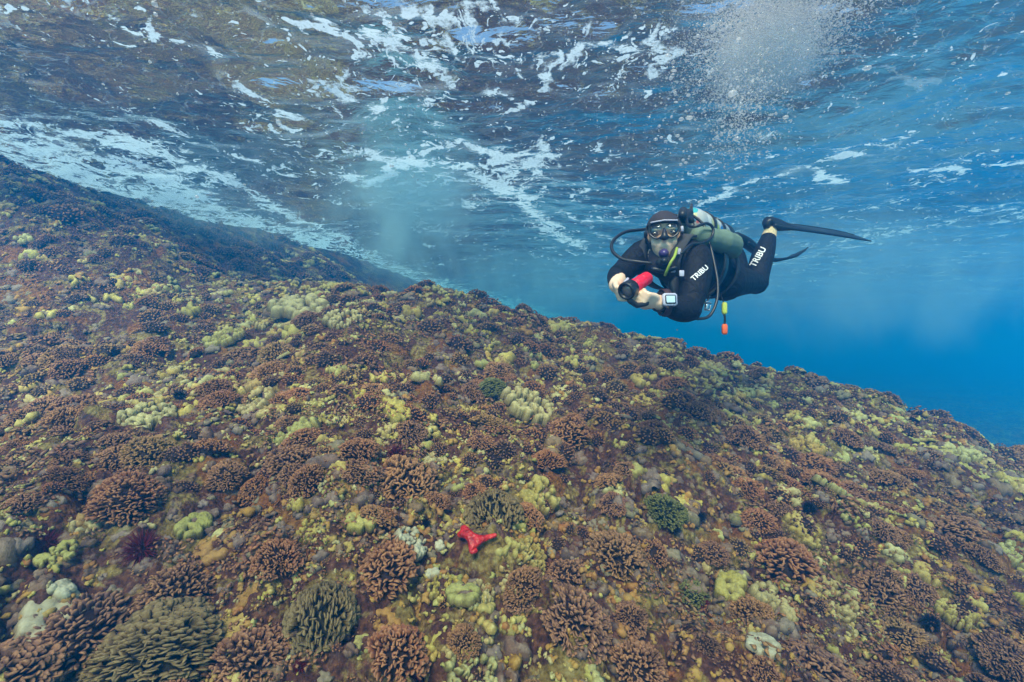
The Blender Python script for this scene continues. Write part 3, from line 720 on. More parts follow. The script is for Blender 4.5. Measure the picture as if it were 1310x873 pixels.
# ------------------------------------------------------------------ the diver
def cr(pts, n=8):
    """smooth path through points"""
    p = [Vector(q) for q in pts]; p = [p[0] * 2 - p[1]] + p + [p[-1] * 2 - p[-2]]; out = []
    for i in range(1, len(p) - 2):
        for k in range(n):
            t = k / n; a, b_, c, d = p[i - 1:i + 3]
            out.append(.5 * ((2 * b_) + (c - a) * t + (2 * a - 5 * b_ + 4 * c - d) * t * t + (3 * b_ - a - 3 * c + d) * t ** 3))
    out.append(p[-2]); return out
class Soup:
    def __init__(s): s.V = []; s.F = []
    def rings(s, rings, cap=True):
        k = len(rings[0]); b0 = len(s.V)
        for r_ in rings: s.V += [tuple(v) for v in r_]
        for j in range(len(rings) - 1):
            for i in range(k):
                a = b0 + j * k + i; b_ = b0 + j * k + (i + 1) % k
                s.F.append((a, b_, b_ + k, a + k))
        if cap:
            for j, flip in ((0, True), (len(rings) - 1, False)):
                c = sum((Vector(v) for v in rings[j]), Vector()) / k; ci = len(s.V); s.V.append(tuple(c))
                for i in range(k):
                    a = b0 + j * k + i; b_ = b0 + j * k + (i + 1) % k
                    s.F.append((b_, a, ci) if flip else (a, b_, ci))
    def tube(s, pts, rad, sides=14, ends=True, up=None, asp=1.0):
        """round limb through pts with a radius at each; rounded ends"""
        pts = [Vector(p) for p in pts]; n = len(pts)
        rad = [rad] * n if not hasattr(rad, '__len__') else list(rad)
        if ends:
            d0 = (pts[0] - pts[1]).normalized(); d1 = (pts[-1] - pts[-2]).normalized()
            pre = [(pts[0] + d0 * rad[0] * math.sin(a), rad[0] * math.cos(a)) for a in (1.45, 1.0, .5)]
            post = [(pts[-1] + d1 * rad[-1] * math.sin(a), rad[-1] * math.cos(a)) for a in (.5, 1.0, 1.45)]
            pts = [p for p, _ in pre] + pts + [p for p, _ in post]; rad = [r for _, r in pre] + rad + [r for _, r in post]
        T = [(pts[min(i + 1, len(pts) - 1)] - pts[max(i - 1, 0)]).normalized() for i in range(len(pts))]
        u = Vector(up) if up is not None else (Vector((0, 0, 1)) if abs(T[0].z) < .9 else Vector((1, 0, 0)))
        R_ = []
        for p, t, r in zip(pts, T, rad):
            u = (u - t * u.dot(t)).normalized(); v = t.cross(u)
            R_.append([p + (u * math.cos(q) + v * math.sin(q) * asp) * r for q in [2 * math.pi * k / sides for k in range(sides)]])
        s.rings(R_)
    def ell(s, c, ax, n=12):
        """ellipsoid, ax = three half-axis vectors"""
        c = Vector(c); R_ = []
        for j in range(1, n):
            th = math.pi * j / n
            R_.append([c - ax[2] * math.cos(th) + (ax[0] * math.cos(q) + ax[1] * math.sin(q)) * math.sin(th) for q in [2 * math.pi * k / (n + 4) for k in range(n + 4)]])
        s.rings(R_)
    def box(s, c, ax, bev=.15):
        """box with chamfered edges, ax = half-axis vectors"""
        c = Vector(c); R_ = []
        for z, sh in ((-1, 1 - bev), (-1 + bev, 1), (1 - bev, 1), (1, 1 - bev)):
            ring = []
            for (x, y) in ((1, 1 - bev), (1 - bev, 1), (-1 + bev, 1), (-1, 1 - bev), (-1, -1 + bev), (-1 + bev, -1), (1 - bev, -1), (1, -1 + bev)):
                ring.append(c + ax[0] * x * sh + ax[1] * y * sh + ax[2] * z)
            R_.append(ring)
        s.rings(R_)
    def mesh(s, name, smooth=True):
        me = bpy.data.meshes.new(name); me.from_pydata([tuple(v) for v in s.V], [], s.F)
        bm = bmesh.new(); bm.from_mesh(me); bmesh.ops.recalc_face_normals(bm, faces=bm.faces); bm.to_mesh(me); bm.free()
        me.polygons.foreach_set('use_smooth', [smooth] * len(me.polygons)); me.update(); return me
def fuse(me, voxel, smooth=2, fac=.5):
    """melt overlapping volumes into one continuous skin"""
    o = bpy.data.objects.new('tmp', me); COL.objects.link(o)
    m = o.modifiers.new('r', 'REMESH'); m.mode = 'VOXEL'; m.voxel_size = voxel; m.use_smooth_shade = True
    if smooth: q = o.modifiers.new('s', 'SMOOTH'); q.iterations = smooth; q.factor = fac
    dg = bpy.context.evaluated_depsgraph_get(); dg.update()
    out = bpy.data.meshes.new_from_object(o.evaluated_get(dg)); bpy.data.objects.remove(o); bpy.data.meshes.remove(me)
    out.polygons.foreach_set('use_smooth', [True] * len(out.polygons)); return out

def simple(name, col, rough=.5, spec=.5, bscale=0, bs=.2, **kw):
    b = NB(name); nrm = None; c = col
    n = b.noise(18, 4, .6, b.obj()); c = b.mix(b.mr(n, .35, .7, 0, .35), col, tuple(min(v * 1.6 + .004, 1) for v in col))
    if bscale: nrm = b.bump(b.noise(bscale, 3, .6, b.obj(), 1.2), bs, .003 if bscale > 24 else .012)
    b.bsdf(c, rough, nrm, spec, **kw); return b.m
M_SUIT = simple('neoprene', (.006, .007, .012), .7, .25, 22, 1.0)
M_HOOD = simple('hood_neoprene', (.040, .033, .040), .75, .25, 30, .6)
M_SKIN = simple('skin', (.93, .58, .40), .5, .4, 120, .15)
M_ANK = simple('ankle_skin', (.66, .50, .28), .5, .4)
M_RUB = simple('black_rubber', (.012, .013, .017), .4, .5)
M_WEB = simple('grey_webbing', (.055, .055, .06), .8, .2, 200, .3)
M_WING = simple('green_fabric', (.14, .20, .15), .8, .2, 60, .5)
M_METAL = simple('brushed_metal', (.55, .56, .58), .3, .5, metallic=1.0)
M_RED = simple('red_anodised', (.80, .010, .035), .35, .5)
M_YEL = simple('yellow_plastic', (.78, .80, .10), .4, .5)
M_ORA = simple('orange_plastic', (.90, .12, .02), .4, .5)
M_WHITE = simple('white_print', (.80, .80, .82), .5, .4)
M_SCREEN = simple('pale_screen', (.50, .66, .80), .15, .6)
M_SILV = simple('silver_frame', (.45, .45, .56), .35, .5)
M_PURP = simple('purple_plastic', (.06, .035, .14), .3, .6)
M_OLV = simple('lime_hose', (.30, .40, .05), .45, .5)
M_EYE = simple('eye', (.55, .50, .45), .2, .6)
M_GLASS = NB('mask_glass'); g_ = M_GLASS.n('BsdfGlossy'); g_.inputs['Roughness'].default_value = .05
t_ = M_GLASS.n('BsdfTransparent'); t_.inputs[0].default_value = (.82, .80, .76, 1); x_ = M_GLASS.n('MixShader'); x_.inputs[0].default_value = .10
M_GLASS.l(t_.outputs[0], x_.inputs[1]); M_GLASS.l(g_.outputs[0], x_.inputs[2]); M_GLASS.l(x_.outputs[0], M_GLASS.out.inputs[0]); M_GLASS = M_GLASS.m

# --- head frame
HC = P(849, 303, 2.17)
hf = Vector((-.28, -.95, -.10)).normalized(); hu = Vector((-.02, 0, 1)); hu = (hu - hf * hu.dot(hf)).normalized(); hr = hf.cross(hu).normalized()  # hr: diver's own right... points to viewer's left
def HP(a, f, u): return HC + hr * a + hf * f + hu * u
# --- hands
def hand(s, wrist, fwd, nrm, side, curl, spread=.12, thumb=.6, scale=1.0):
    """palm, four fingers and a thumb. fwd: along the palm, nrm: out of the palm side, side: towards the thumb"""
    fwd = Vector(fwd).normalized(); nrm = Vector(nrm); nrm = (nrm - fwd * nrm.dot(fwd)).normalized(); sd_ = nrm.cross(fwd) * side
    k = scale
    for j, off in enumerate((-.026, -.009, .009, .026)):
        s.tube([wrist + sd_ * off * .5 * k, wrist + fwd * .045 * k + sd_ * off * .9 * k, wrist + fwd * .088 * k + sd_ * off * k], [.0155 * k, .0135 * k, .0115 * k], 10)
    for j, (off, L) in enumerate(((.027, .070), (.009, .078), (-.009, .073), (-.026, .058))):
        p = wrist + fwd * .088 * k + sd_ * off * k; d = (fwd + sd_ * off * spread * 20 * .4).normalized(); pts = [p]; c_ = curl[j] if hasattr(curl, '__len__') else curl
        for m, fr in enumerate((.45, .32, .23)):
            d = (Matrix.Rotation(-c_ * (1.0, 1.15, .8)[m], 3, sd_ * side) @ d) if True else d
            # bend towards the palm side
            if d.dot(nrm) < 0 and m == 0: d = (Matrix.Rotation(2 * c_ * (1.0, 1.15, .8)[m], 3, sd_ * side) @ d)
            p = p + d * L * fr * k; pts.append(p)
        s.tube(pts, [.0095 * k, .0088 * k, .008 * k, .0068 * k], 8)
    b0 = wrist + fwd * .022 * k + sd_ * .022 * k
    td = (fwd * .55 + sd_ * .75 + nrm * thumb).normalized(); td2 = (fwd * .85 + sd_ * .05 + nrm * thumb * 1.2).normalized()
    s.tube([b0, b0 + td * .036 * k, b0 + td * .036 * k + td2 * .030 * k, b0 + td * .036 * k + td2 * .054 * k], [.014 * k, .0115 * k, .010 * k, .008 * k], 8)

diver = empty('person', P(900, 345, 2.45)); tag(diver, 'scuba diver in black wetsuit, grey hood and mask swimming above the reef', 'person')
def child(name, me, mat, parent=None, lab=None):
    o = link(name, me, mat, parent or diver); o.matrix_parent_inverse = Matrix.Identity(4)
    par = parent or diver
    base = par.location if par is diver else ROOTS.get(par.name, Vector())
    o.location = -base if par is diver or par.name in ROOTS else Vector()
    if lab: o['label'] = lab
    return o
ROOTS = {}

b_ = Soup()
pel, wai, che, upc = P(921, 350, 2.66), P(908, 345, 2.52), P(882, 341, 2.34), P(866, 333, 2.25)
neck, hb = P(857, 322, 2.22), P(852, 308, 2.19)
ls, le, lw = P(889, 331, 2.13), P(881, 396, 2.03), P(842, 386.5, 1.93)
rs, re_, rw = P(826, 325, 2.36), P(795, 350, 2.20), P(788, 366, 1.99)
lh, lk, la = P(927, 360, 2.55), P(967, 362, 2.86), P(985.5, 296, 3.05)
rh, rk, ra = P(918, 344, 2.76), P(946, 350, 3.02), P(938, 314, 3.28)
b_.tube(cr([pel, wai, che, upc], 4), [.125, .118, .112, .11, .112, .12, .128, .134, .138, .136, .13, .12, .11], 20)
b_.tube([ls + (rs - ls) * .12, ls + (rs - ls) * .5, rs + (ls - rs) * .12], [.085, .12, .085], 16)
b_.tube(cr([upc, neck, hb], 3), [.09, .08, .07, .062, .06, .058, .056], 14)
up_l = ls.lerp(le, .5) + Vector((.01, -.01, 0))
b_.tube(cr([ls, up_l, le], 3), [.074, .074, .070, .065, .061, .056, .052], 16)
b_.tube(cr([le, le.lerp(lw, .45) + Vector((0, 0, -.008)), lw], 3), [.056, .058, .057, .052, .045, .038, .031], 14)
b_.tube(cr([rs, rs.lerp(re_, .5) + Vector((0, 0, .01)), re_], 3), [.076, .076, .07, .065, .060, .056, .053], 16)
b_.tube(cr([re_, re_.lerp(rw, .4) + Vector((-.008, 0, 0)), rw], 3), [.053, .055, .053, .048, .042, .036, .030], 14)
b_.tube([pel, lh.lerp(rh, .5), lh], [.12, .125, .11], 16)
b_.tube([pel, rh], [.12, .11], 16)
for h_, k_, a_ in ((lh, lk, la), (rh, rk, ra)):
    b_.tube(cr([h_, h_.lerp(k_, .5) + Vector((0, 0, .004)), k_], 3), [.10, .096, .089, .082, .075, .069, .065], 18)
    back = ((h_ - k_).normalized() + (a_ - k_).normalized()).normalized()
    b_.tube(cr([k_, k_.lerp(a_, .35) + back * .012, k_.lerp(a_, .7), a_], 3), [.071, .066, .066, .067, .066, .062, .056, .050, .044, .040], 16)
    b_.ell(k_ - back * .02, [Vector((.05, 0, 0)), Vector((0, .05, 0)), Vector((0, 0, .05))])
# hands in the same skin
TB = P(808, 368.5, 1.885)                                                  # torch front end
lfw = (P(822, 383, 1.86) - lw).normalized()
hand(b_, lw, lfw, Vector((.05, .9, .45)), -1, (.95, 1.0, 1.05, 1.1), thumb=.7, scale=.98)
hand(b_, rw, (P(793, 382, 1.86) - rw).normalized(), Vector((.9, -.1, .30)), 1, (.75, .8, .8, .85), thumb=.5, scale=1.0)
# head: skull, jaw, cheeks, nose, lips, ears
b_.ell(HP(0, -.008, .028), [hr * .071, hf * .086, hu * .082], 16)
b_.ell(HP(0, .030, -.035), [hr * .056, hf * .054, hu * .066], 14)
b_.ell(HP(0, .052, -.084), [hr * .026, hf * .026, hu * .022], 10)
for sx in (-1, 1):
    b_.ell(HP(.034 * sx, .052, -.030), [hr * .024, hf * .026, hu * .026], 10)
    b_.ell(HP(.031 * sx, .066, .026), [hr * .026, hf * .016, hu * .010], 10)
    b_.ell(HP(.074 * sx, -.006, -.004), [hr * .010, hf * .018, hu * .030], 8)
b_.tube([HP(0, .074, .018), HP(0, .092, -.012), HP(0, .098, -.020)], [.008, .011, .014], 8)
b_.ell(HP(0, .078, -.046), [hr * .024, hf * .012, hu * .006], 8); b_.ell(HP(0, .075, -.056), [hr * .020, hf * .012, hu * .007], 8)
body_me = fuse(b_.mesh('body'), .0062, 2)
body = child('body', body_me, M_SUIT)
body_me.materials.append(M_SKIN); body_me.materials.append(M_ANK)
co = np.empty(len(body_me.vertices) * 3); body_me.vertices.foreach_get('co', co); co = co.reshape(-1, 3)
cen = np.empty(len(body_me.polygons) * 3); body_me.polygons.foreach_get('center', cen); cen = cen.reshape(-1, 3)
mi = np.zeros(len(cen), np.int32)
def beyond(p0, d, off, rad):
    v = cen - np.array(p0); dd = v @ np.array(d.normalized()); return (dd > off) & (np.linalg.norm(v, axis=1) < rad)
mi[beyond(lw, lfw, .002, .22)] = 1
mi[beyond(rw, (P(793, 382, 1.86) - rw), .0, .22)] = 1
hv = cen - np.array(HC); mi[(hv @ np.array(hu) > -.115) & (hv @ np.array(hf) > -.02) & (np.abs(hv @ np.array(hr)) < .07) & (np.linalg.norm(hv, axis=1) < .125)] = 1
for k_, a_ in ((lk, la), (rk, ra)): mi[beyond(a_, a_ - k_, -.060, .10)] = 2
body_me.polygons.foreach_set('material_index', mi)

# hood: shell over the skull open at the face
def hood():
    V = []; F = []; n, m = 40, 30
    for j in range(m + 1):
        th = math.pi * j / m * .93
        for i in range(n):
            q = 2 * math.pi * i / n
            dx, df, du = math.sin(th) * math.cos(q), math.sin(th) * math.sin(q), math.cos(th)
            w = .079 if du > -.1 else .079 - .012 * (-du - .1)
            V.append(HP(dx * w, -.010 + df * .092, .022 + du * (.093 if du > 0 else .125)))
    for j in range(m):
        for i in range(n):
            a = j * n + i; b2 = j * n + (i + 1) % n
            c = sum((V[k] for k in (a, b2, a + n, b2 + n)), Vector()) / 4 - HC
            if c.dot(hf) > .022 and c.dot(hu) < .050 and abs(c.dot(hr)) < .073: continue
            F.append((a, b2, b2 + n, a + n))
    me = bpy.data.meshes.new('hood'); me.from_pydata([tuple(v) for v in V], [], F)
    bm = bmesh.new(); bm.from_mesh(me); bmesh.ops.delete(bm, geom=[v for v in bm.verts if not v.link_faces], context='VERTS'); bmesh.ops.recalc_face_normals(bm, faces=bm.faces); bm.to_mesh(me); bm.free()
    o = child('hood', me, M_HOOD); s_ = o.modifiers.new('t', 'SOLIDIFY'); s_.thickness = .006; s_.offset = 0
    q = o.modifiers.new('s', 'SUBSURF'); q.levels = q.render_levels = 1
    for p in me.polygons: p.use_smooth = True
    return o
hood()
nk = Soup(); nk.tube([HP(0, -.02, -.06), HP(0, -.02, -.10), HP(0, -.02, -.15)], [.068, .072, .095], 20, ends=False); child('hood_collar', nk.mesh('hood_collar'), M_HOOD)

# mask
def outline(n=48):
    o = []
    for i in range(n):
        q = 2 * math.pi * i / n; c, s = math.cos(q), math.sin(q)
        x = .066 * (abs(c) ** .55) * (1 if c > 0 else -1); z = .032 * (abs(s) ** .6) * (1 if s > 0 else -1)
        if s < 0: z += -.012 * math.exp(-((abs(x) - .034) / .020) ** 2)
        o.append((x, z))
    return o
MO = outline(); mz = .026
def mring(sc, f, bow=.016): return [HP(x * sc, f - bow * (x / .066) ** 2, mz + z * sc) for x, z in MO]
mk = Soup(); R4 = [mring(1.0, .100), mring(1.03, .096), mring(1.04, .086), mring(.98, .066), mring(.88, .060), mring(.86, .094), mring(.91, .101), mring(1.0, .100)]
mk.rings(R4, cap=False)
mask = child('mask_frame', mk.mesh('mask_frame'), M_RUB)
for sx in (-1, 1):
    ln = Soup(); pts = [(.004 + .052 * t) for t in (0, 1)]
    ring = []
    for i in range(24):
        q = 2 * math.pi * i / 24; c, s = math.cos(q), math.sin(q)
        x = .032 + .026 * (abs(c) ** .6) * (1 if c > 0 else -1); z = .025 * (abs(s) ** .7) * (1 if s > 0 else -1) - .003
        ring.append((x * sx, z))
    ln.rings([[HP(x, .095 - .016 * (x / .066) ** 2, mz + z) for x, z in ring], [HP(x, .098 - .016 * (x / .066) ** 2, mz + z) for x, z in ring]])
    o = child('mask_lens', ln.mesh('mask_lens'), M_GLASS)
    ey = Soup(); ey.ell(HP(.030 * sx, .066, .012), [hr * .012, hf * .012, hu * .012], 10); child('eye', ey.mesh('eye'), M_EYE)
    ir = Soup(); ir.ell(HP(.030 * sx, .0765, .012), [hr * .005, hf * .0022, hu * .005], 8); child('iris', ir.mesh('iris'), M_RUB)
ns = Soup(); ns.tube([HP(0, .106, .022), HP(0, .118, .000), HP(0, .122, -.014)], [.006, .012, .017], 12); ns.ell(HP(0, .112, -.016), [hr * .022, hf * .014, hu * .012], 10)
child('nose_pocket', ns.mesh('nose_pocket'), M_RUB)
hl = Soup(); hl.tube([HP(-.055, .094, .056), HP(0, .105, .060), HP(.055, .094, .056)], .0032, 8); child('mask_rim', hl.mesh('mask_rim'), M_SILV)
stp = Soup(); arc = [HP(math.cos(q) * .086, -.010 + math.sin(q) * .100, .016) for q in np.linspace(math.pi * .80, math.pi * 2.20, 30)]
T_ = []
for p in arc: dirv = (p - HC).normalized(); T_.append([p + hu * .012, p + hu * .012 + dirv * .003, p - hu * .012 + dirv * .003, p - hu * .012])
stp.rings(T_); child('mask_strap', stp.mesh('mask_strap'), M_RUB)
bk = Soup(); bk.box(HP(-.076, .062, .020), [hf * .014, hu * .012, hr * .006]); child('strap_buckle', bk.mesh('strap_buckle'), M_SILV)

# fins
def fin(name, st, W0, pocket=4, rail=.009):
    """st: list of (centre, half width, half thickness); W0 = width direction"""
    f = Soup(); c = [Vector(s[0]) for s in st]; path = cr(c, 5); n = len(path)
    wv = np.interp(np.linspace(0, len(st) - 1, n), range(len(st)), [s[1] for s in st]); tv = np.interp(np.linspace(0, len(st) - 1, n), range(len(st)), [s[2] for s in st])
    R_ = []; L1 = []; L2 = []
    for i, p in enumerate(path):
        t = (path[min(i + 1, n - 1)] - path[max(i - 1, 0)]).normalized(); w = (W0 - t * W0.dot(t)).normalized(); nn = t.cross(w)
        R_.append([p + w * math.cos(q) * wv[i] + nn * math.sin(q) * tv[i] for q in [2 * math.pi * k / 14 for k in range(14)]])
        L1.append(p + w * wv[i]); L2.append(p - w * wv[i])
    f.rings(R_); o = child(name, f.mesh(name), M_RUB)
    k0 = int(n * .25)
    for L in (L1, L2):
        r_ = Soup(); r_.tube(L[k0:], list(np.linspace(rail * 1.5, rail * .5, n - k0)), 8); rr = link('fin_rail', r_.mesh('fin_rail'), M_RUB, o)
    return o
fa = Vector((.42, .85, .34)).normalized()
fin('swim_fin', [(P(980.5, 292, 3.03), .030, .016), (P(983, 285, 3.04), .046, .038), (P(994, 288, 3.06), .052, .040), (P(1010, 290, 3.10), .072, .020), (P(1045, 294.5, 3.18), .095, .006), (P(1080, 300, 3.25), .105, .004), (P(1103, 304.5, 3.3), .070, .002)], fa)
fin('swim_fin', [(P(936, 304, 3.27), .028, .016), (P(941, 303.5, 3.28), .045, .036), (P(955, 311, 3.32), .050, .040), (P(968, 321, 3.38), .060, .034), (P(984, 331, 3.45), .080, .012), (P(1002, 331, 3.53), .095, .005), (P(1014, 327, 3.6), .095, .004), (P(1024, 321.5, 3.66), .06, .002)], Vector((.35, .9, .12)).normalized())

# print on sleeve and shin
from mathutils.bvhtree import BVHTree
bvh = BVHTree.FromPolygons([tuple(v) for v in co], [tuple(p.vertices) for p in body_me.polygons])
def print_on(text, p0, p1, size, up_hint, name='suit_print', flip=False):
    """flat white lettering laid on the suit, running from p0 to p1"""
    cu = bpy.data.curves.new('t', 'FONT'); cu.body = text; cu.size = 1; cu.align_x = 'CENTER'; cu.align_y = 'CENTER'; cu.resolution_u = 3; cu.offset = .02
    o = bpy.data.objects.new('t', cu); COL.objects.link(o); dg = bpy.context.evaluated_depsgraph_get(); dg.update()
    me = bpy.data.meshes.new_from_object(o.evaluated_get(dg)); bpy.data.objects.remove(o)
    bm = bmesh.new(); bm.from_mesh(me); bmesh.ops.triangulate(bm, faces=bm.faces); bmesh.ops.subdivide_edges(bm, edges=bm.edges, cuts=1, use_grid_fill=True); bm.to_mesh(me); bm.free()
    xs = [v.co.x for v in me.vertices]; w = max(xs) - min(xs); cx = (max(xs) + min(xs)) / 2; ax = p1 - p0; L = ax.length; ax.normalize()
    for v in me.vertices:
        u_ = (v.co.x - cx) / w * L; t_ = v.co.y * size
        view = (p0 + p1) / 2; view = view.normalized(); upv = ax.cross(view) * (1 if not flip else -1); upv.normalize()
        q = (p0 + p1) / 2 + ax * u_ + upv * t_
        h = bvh.ray_cast(q - view * .4, view)
        v.co = (h[0] + h[1] * .0025) if h[0] is not None else q
    return child(name, me, M_WHITE)
print_on('TRIBU', P(886, 358, 2.1), P(904, 342, 2.14), .030, None)
print_on('TRIBU', P(963, 341, 2.95), P(977, 318, 3.0), .050, None)
kn = Soup(); kn.ell(P(957.5, 373.5, 2.78), [Vector((.010, 0, .006)), Vector((0, .006, 0)), Vector((-.003, 0, .006))], 8); child('knee_patch', kn.mesh('knee_patch'), M_WHITE)

# buoyancy vest worn by the diver: wing, shoulder straps, chest and waist belts
ax_t = (pel - upc).normalized(); lat = (ls - rs).normalized(); lat = (lat - ax_t * lat.dot(ax_t)).normalized(); bk_ = ax_t.cross(lat); bk_ = bk_ if bk_.z > 0 else -bk_
mid = upc.lerp(pel, .5)
vest = Soup(); vest.tube(cr([upc + bk_ * .03, mid + bk_ * .03, upc.lerp(pel, .86) + bk_ * .02], 4), [.15, .158, .162, .163, .162, .158, .152, .146, .14], 22, up=tuple(lat))
wing = Soup()
for sgn in (1, -1):
    wing.tube(cr([upc + bk_ * .12 + lat * .08 * sgn, upc.lerp(pel, .35) + bk_ * .125 + lat * .14 * sgn, upc.lerp(pel, .66) + bk_ * .11 + lat * .11 * sgn], 4), [.045, .055, .050, .060, .054, .062, .052, .052, .04], 12)
wing.box(upc.lerp(pel, .4) + bk_ * .12, [ax_t * .15, lat * .12, bk_ * .025])
vo = child('vest_wing', fuse(wing.mesh('vest_wing'), .008, 3), M_WING)
for sgn, nm in ((1, 's'), (-1, 's')):
    st = Soup(); sh = (ls if sgn == 1 else rs).lerp(rs if sgn == 1 else ls, .16)
    path = [sh + bk_ * .10, sh + bk_ * .085 - ax_t * .055, sh - bk_ * .02 - ax_t * .11, sh - bk_ * .11 - ax_t * .05, sh - bk_ * .15 + ax_t * .08, sh - bk_ * .155 + ax_t * .26, sh - bk_ * .12 + ax_t * .36]
    pp = cr(path, 4); R_ = []
    for i, p in enumerate(pp):
        t = (pp[min(i + 1, len(pp) - 1)] - pp[max(i - 1, 0)]).normalized(); w = (lat - t * lat.dot(t)).normalized(); nn = t.cross(w)
        R_.append([p + w * .027 + nn * .006, p - w * .027 + nn * .006, p - w * .027 - nn * .006, p + w * .027 - nn * .006])
    st.rings(R_); child('shoulder_strap', st.mesh('shoulder_strap'), M_WEB)
for f_, r_, mt in ((.70, .150, M_WEB), (.30, .168, M_RUB)):
    be = Soup(); c0 = upc.lerp(pel, f_); R_ = []
    for q in np.linspace(0, 2 * math.pi, 33)[:-1]:
        d_ = lat * math.cos(q) + bk_ * math.sin(q); p = c0 + d_ * r_
        R_.append([p + ax_t * .025, p + ax_t * .025 + d_ * .006, p - ax_t * .025 + d_ * .006, p - ax_t * .025])
    R_.append(R_[0]); be.rings(R_, cap=False); child('vest_belt', be.mesh('vest_belt'), mt)
# pockets and small buckles on the chest
pk = Soup(); pk.box(P(868, 372, 2.13), [Vector((.035, .01, .02)), Vector((0, .02, -.01)), Vector((-.02, 0, .06))], .3); child('vest_pocket', pk.mesh('vest_pocket'), M_RUB)
for px, py, d in ((868, 322, 2.06), (861, 345, 2.08), (872, 350, 2.03)):
    q = Soup(); q.box(P(px, py, d), [Vector((.010, 0, 0)), Vector((0, .004, 0)), Vector((0, 0, .013))]); child('strap_buckle', q.mesh('strap_buckle'), M_SILV)

# --- scuba tank with valve, first stage, hoses and mouthpiece
t0, t1 = P(884, 285, 2.38), P(921, 303, 2.86)
TR = .076; ta = (t1 - t0).normalized()
tank = empty('scuba_tank', t0.lerp(t1, .5)); ROOTS[tank.name] = tank.location.copy()
tag(tank, 'white scuba tank with coloured stickers strapped to the back of the diver, with black hoses', 'scuba tank')
b = NB('stickered_tank'); o_c = b.obj(); n = b.vor(13, o_c, out='Color'); d2 = b.vor(13, o_c)
n1 = b.noise(9, 3, .5, o_c)
st_ = b.ramp(b.n('SeparateColor').outputs[0], [(0, (1, 1, 1))]); sc_n = [k for k in b.t.nodes if k.bl_idname == 'ShaderNodeSeparateColor'][0]; b.l(n, sc_n.inputs[0])
colr = b.ramp(sc_n.outputs[0], [(0, (.03, .25, .62)), (.2, (.55, .62, .06)), (.38, (.70, .72, .62)), (.55, (.04, .40, .45)), (.66, (.62, .60, .30)), (.8, (.55, .08, .06)), (.86, (.74, .74, .70))], 'CONSTANT')
b.bsdf(b.mix(b.mr(d2, .38, .42), colr, (.50, .52, .50)), .35, spec=.5); M_TANK = b.m
tk = Soup(); tk.tube([t0, t0.lerp(t1, .5), t1], TR, 28); 
tank_b = child('cylinder', tk.mesh('cylinder'), M_TANK, tank)
bo = Soup(); bo.tube([t1 - ta * .05, t1 + ta * .03], TR + .006, 28); child('boot', bo.mesh('boot'), M_RUB, tank)
va = Soup(); va.tube([t0 - ta * .06, t0 - ta * .13], [.028, .022], 14); va.tube([t0 - ta * .115 - lat * .045, t0 - ta * .115 + lat * .045], .016, 12); child('valve', va.mesh('valve'), M_METAL, tank)
kb = Soup(); kb.tube([t0 - ta * .115 - lat * .05, t0 - ta * .115 - lat * .08], .024, 12); child('valve_knob', kb.mesh('valve_knob'), M_RUB, tank)
fs = Soup(); fs.tube([P(880, 274, 2.22), P(876, 279, 2.20)], .026, 14); fs.tube([P(874, 272, 2.2), P(884, 282, 2.2)], .016, 10); fs.tube([P(874, 270, 2.22), P(873, 275, 2.16)], .02, 10); child('first_stage', fs.mesh('first_stage'), M_RUB, tank)
sb = Soup()
for f_ in (.28, .62):
    c0 = t0.lerp(t1, f_); R_ = []
    for q in np.linspace(0, 2 * math.pi, 33)[:-1]:
        u_ = lat; v_ = ta.cross(lat).normalized(); uu = v_.cross(ta).normalized(); d_ = uu * math.cos(q) + v_ * math.sin(q); p = c0 + d_ * (TR + .002)
        R_.append([p + ta * .022, p + ta * .022 + d_ * .005, p - ta * .022 + d_ * .005, p - ta * .022])
    R_.append(R_[0]); sb = Soup(); sb.rings(R_, cap=False); child('tank_band', sb.mesh('tank_band'), M_RUB, tank)
sw = Soup(); sw.tube([t0 - ta * .02 + Vector((0, 0, TR)), t0 - ta * .10 + Vector((0, 0, .07))], .006, 6)
def hose(name, pts, r, mat, lab=None):
    h = Soup(); h.tube(cr([P(*p) for p in pts], 6), r, 10); return child(name, h.mesh(name), mat, tank, lab)
hose('hose', [(876, 276, 2.2), (850, 285, 2.32), (828, 293, 2.30), (800, 297, 2.22), (784, 309, 2.15), (784, 322, 2.10), (797, 332, 2.06), (815, 335, 2.03), (832, 337, 2.02)], .0075, M_RUB, 'black breathing hose looping out to the left of the head')
hose('hose', [(878, 275, 2.2), (880, 288, 2.14), (890, 290, 2.10), (904, 286, 2.12), (912, 292, 2.14), (910, 304, 2.13), (898, 311, 2.10), (884, 313, 2.06), (872, 324, 2.02)], .0065, M_RUB)
hose('hose', [(885, 275, 2.22), (900, 288, 2.2), (908, 312, 2.16), (914, 338, 2.12), (918, 362, 2.08), (917, 385, 2.05), (908, 404, 2.03), (893, 408, 2.02), (874, 405, 2.02), (862, 401, 2.01)], .0065, M_RUB, 'black gauge hose hanging down past the hip')
hose('hose', [(882, 272, 2.2), (885, 262, 2.24), (887, 285, 2.2), (896, 300, 2.18), (902, 312, 2.2)], .004, M_WEB)
hose('hose', [(866, 318, 2.06), (863, 328, 2.03), (858, 336, 2.02), (853, 347, 2.04), (851, 352, 2.06)], .0062, M_OLV, 'lime yellow hose beside the neck')
rg = Soup(); rc = HP(.004, .115, -.086); rg.tube([rc - hf * .024, rc + hf * .008, rc + hf * .020], [.014, .022, .017], 18); child('mouthpiece', rg.mesh('mouthpiece'), M_PURP, tank)
rd = Soup(); rd.ell(rc + hf * .012 - hu * .038, [hr * .036, hf * .022, hu * .024], 12); child('regulator', rd.mesh('regulator'), M_RUB, tank)
